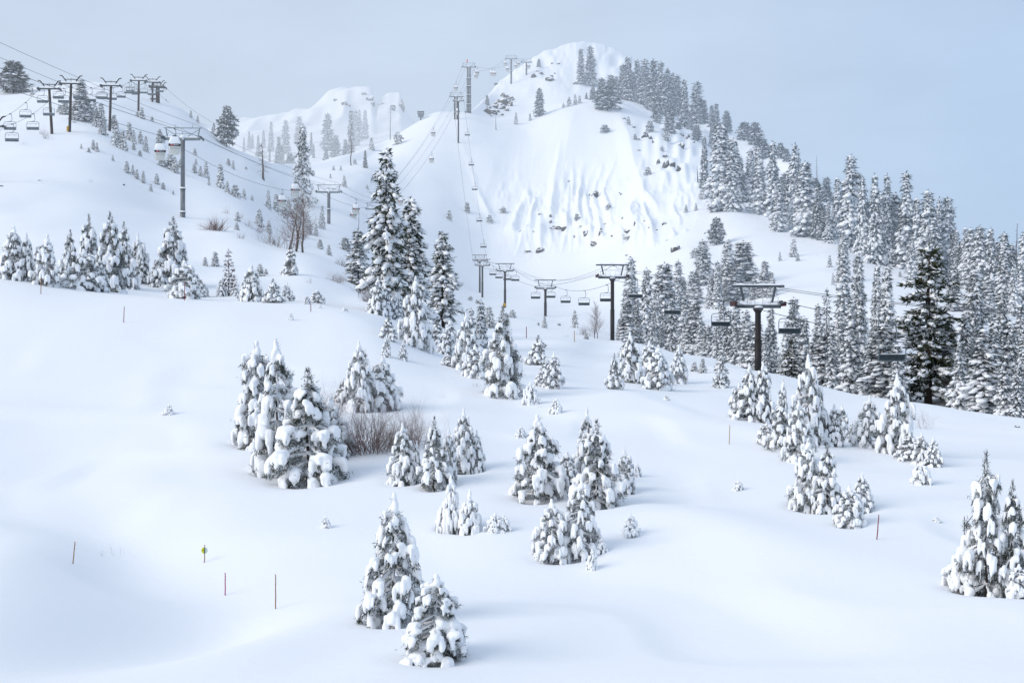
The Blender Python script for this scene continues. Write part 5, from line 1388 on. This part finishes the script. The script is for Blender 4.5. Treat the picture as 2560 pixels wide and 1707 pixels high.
# ------------------------------------------------------------------ light, sky, camera
SUN_EL, SUN_AZ = math.radians(30), math.radians(245)      # azimuth clockwise from +Y: from the left, a little behind
w = bpy.data.worlds.new('World'); sc.world = w; w.use_nodes = True
N, L = w.node_tree.nodes, w.node_tree.links
bg = N['Background']; out = N['World Output']
sky = N.new('ShaderNodeTexSky'); sky.sky_type = 'NISHITA'; sky.sun_disc = False
sky.sun_elevation = SUN_EL; sky.sun_rotation = SUN_AZ; sky.air_density = 1.2; sky.dust_density = 2.0
bg.inputs['Strength'].default_value = 0.06; L.new(sky.outputs[0], bg.inputs[0])
tc = N.new('ShaderNodeTexCoord'); sp = N.new('ShaderNodeSeparateXYZ'); L.new(tc.outputs['Generated'], sp.inputs[0])
def mrange(v, a, b):
    n = N.new('ShaderNodeMapRange'); n.interpolation_type = 'SMOOTHSTEP'; L.new(v, n.inputs[0]); n.inputs[1].default_value = a; n.inputs[2].default_value = b; return n.outputs[0]
def mixc(f, a, b):
    n = N.new('ShaderNodeMix'); n.data_type = 'RGBA'; L.new(f, n.inputs[0])
    for i, c in ((6, a), (7, b)):
        if isinstance(c, tuple): n.inputs[i].default_value = (*c, 1)
        else: L.new(c, n.inputs[i])
    return n.outputs[2]
ns = N.new('ShaderNodeTexNoise'); ns.inputs['Scale'].default_value = 2.2; ns.inputs['Detail'].default_value = 3; L.new(tc.outputs['Generated'], ns.inputs['Vector'])
ad = N.new('ShaderNodeMath'); ad.operation = 'MULTIPLY_ADD'; L.new(ns.outputs['Fac'], ad.inputs[0]); ad.inputs[1].default_value = .22; L.new(sp.outputs['X'], ad.inputs[2])
horizon = mixc(mrange(ad.outputs[0], -.02, .50), (0.655, 0.765, 0.925), (0.51, 0.665, 0.89))
zen = mixc(mrange(sp.outputs['X'], -.3, .6), (0.60, 0.71, 0.87), (0.53, 0.665, 0.875))
cloud = mixc(mrange(sp.outputs['Z'], .10, .42), horizon, zen)
nc = N.new('ShaderNodeTexNoise'); nc.inputs['Scale'].default_value = 5.0; nc.inputs['Detail'].default_value = 6; nc.inputs['Roughness'].default_value = .6
mp = N.new('ShaderNodeMapping'); mp.inputs['Scale'].default_value = (1, 1, 3.2); L.new(tc.outputs['Generated'], mp.inputs[0]); L.new(mp.outputs[0], nc.inputs['Vector'])
hv = N.new('ShaderNodeHueSaturation'); vr = N.new('ShaderNodeMapRange'); L.new(nc.outputs['Fac'], vr.inputs[0])
for i_, q_ in enumerate((.3, .7, .955, 1.04)): vr.inputs[i_ + 1].default_value = q_
L.new(vr.outputs[0], hv.inputs['Value']); L.new(cloud, hv.inputs['Color']); cloud = hv.outputs[0]
bg2 = N.new('ShaderNodeBackground'); L.new(cloud, bg2.inputs[0]); bg2.inputs[1].default_value = 1.0
ms = N.new('ShaderNodeMixShader'); ms.inputs[0].default_value = .93; L.new(bg.outputs[0], ms.inputs[1]); L.new(bg2.outputs[0], ms.inputs[2]); L.new(ms.outputs[0], out.inputs[0])

sd = bpy.data.lights.new('sun', 'SUN'); sd.energy = 1.95; sd.angle = math.radians(40); sd.color = (1.0, .925, .86)
so = bpy.data.objects.new('sun', sd); col.objects.link(so)
dirv = Vector((math.sin(SUN_AZ) * math.cos(SUN_EL), math.cos(SUN_AZ) * math.cos(SUN_EL), math.sin(SUN_EL)))
so.rotation_euler = (-dirv).to_track_quat('-Z', 'Y').to_euler(); so.location = dirv * 300

cd = bpy.data.cameras.new('camera'); cam = bpy.data.objects.new('camera', cd); col.objects.link(cam)
cd.sensor_width = 36; cd.lens = 36 * F / 2560; cd.clip_start = .5; cd.clip_end = 8000
cam.rotation_euler = (math.pi / 2, 0, 0); sc.camera = cam
sc.view_settings.view_transform = 'Standard'; sc.view_settings.look = 'None'; sc.view_settings.exposure = 0
try:
    sc.cycles.max_bounces = 6; sc.cycles.diffuse_bounces = 3; sc.cycles.glossy_bounces = 2
except Exception: pass
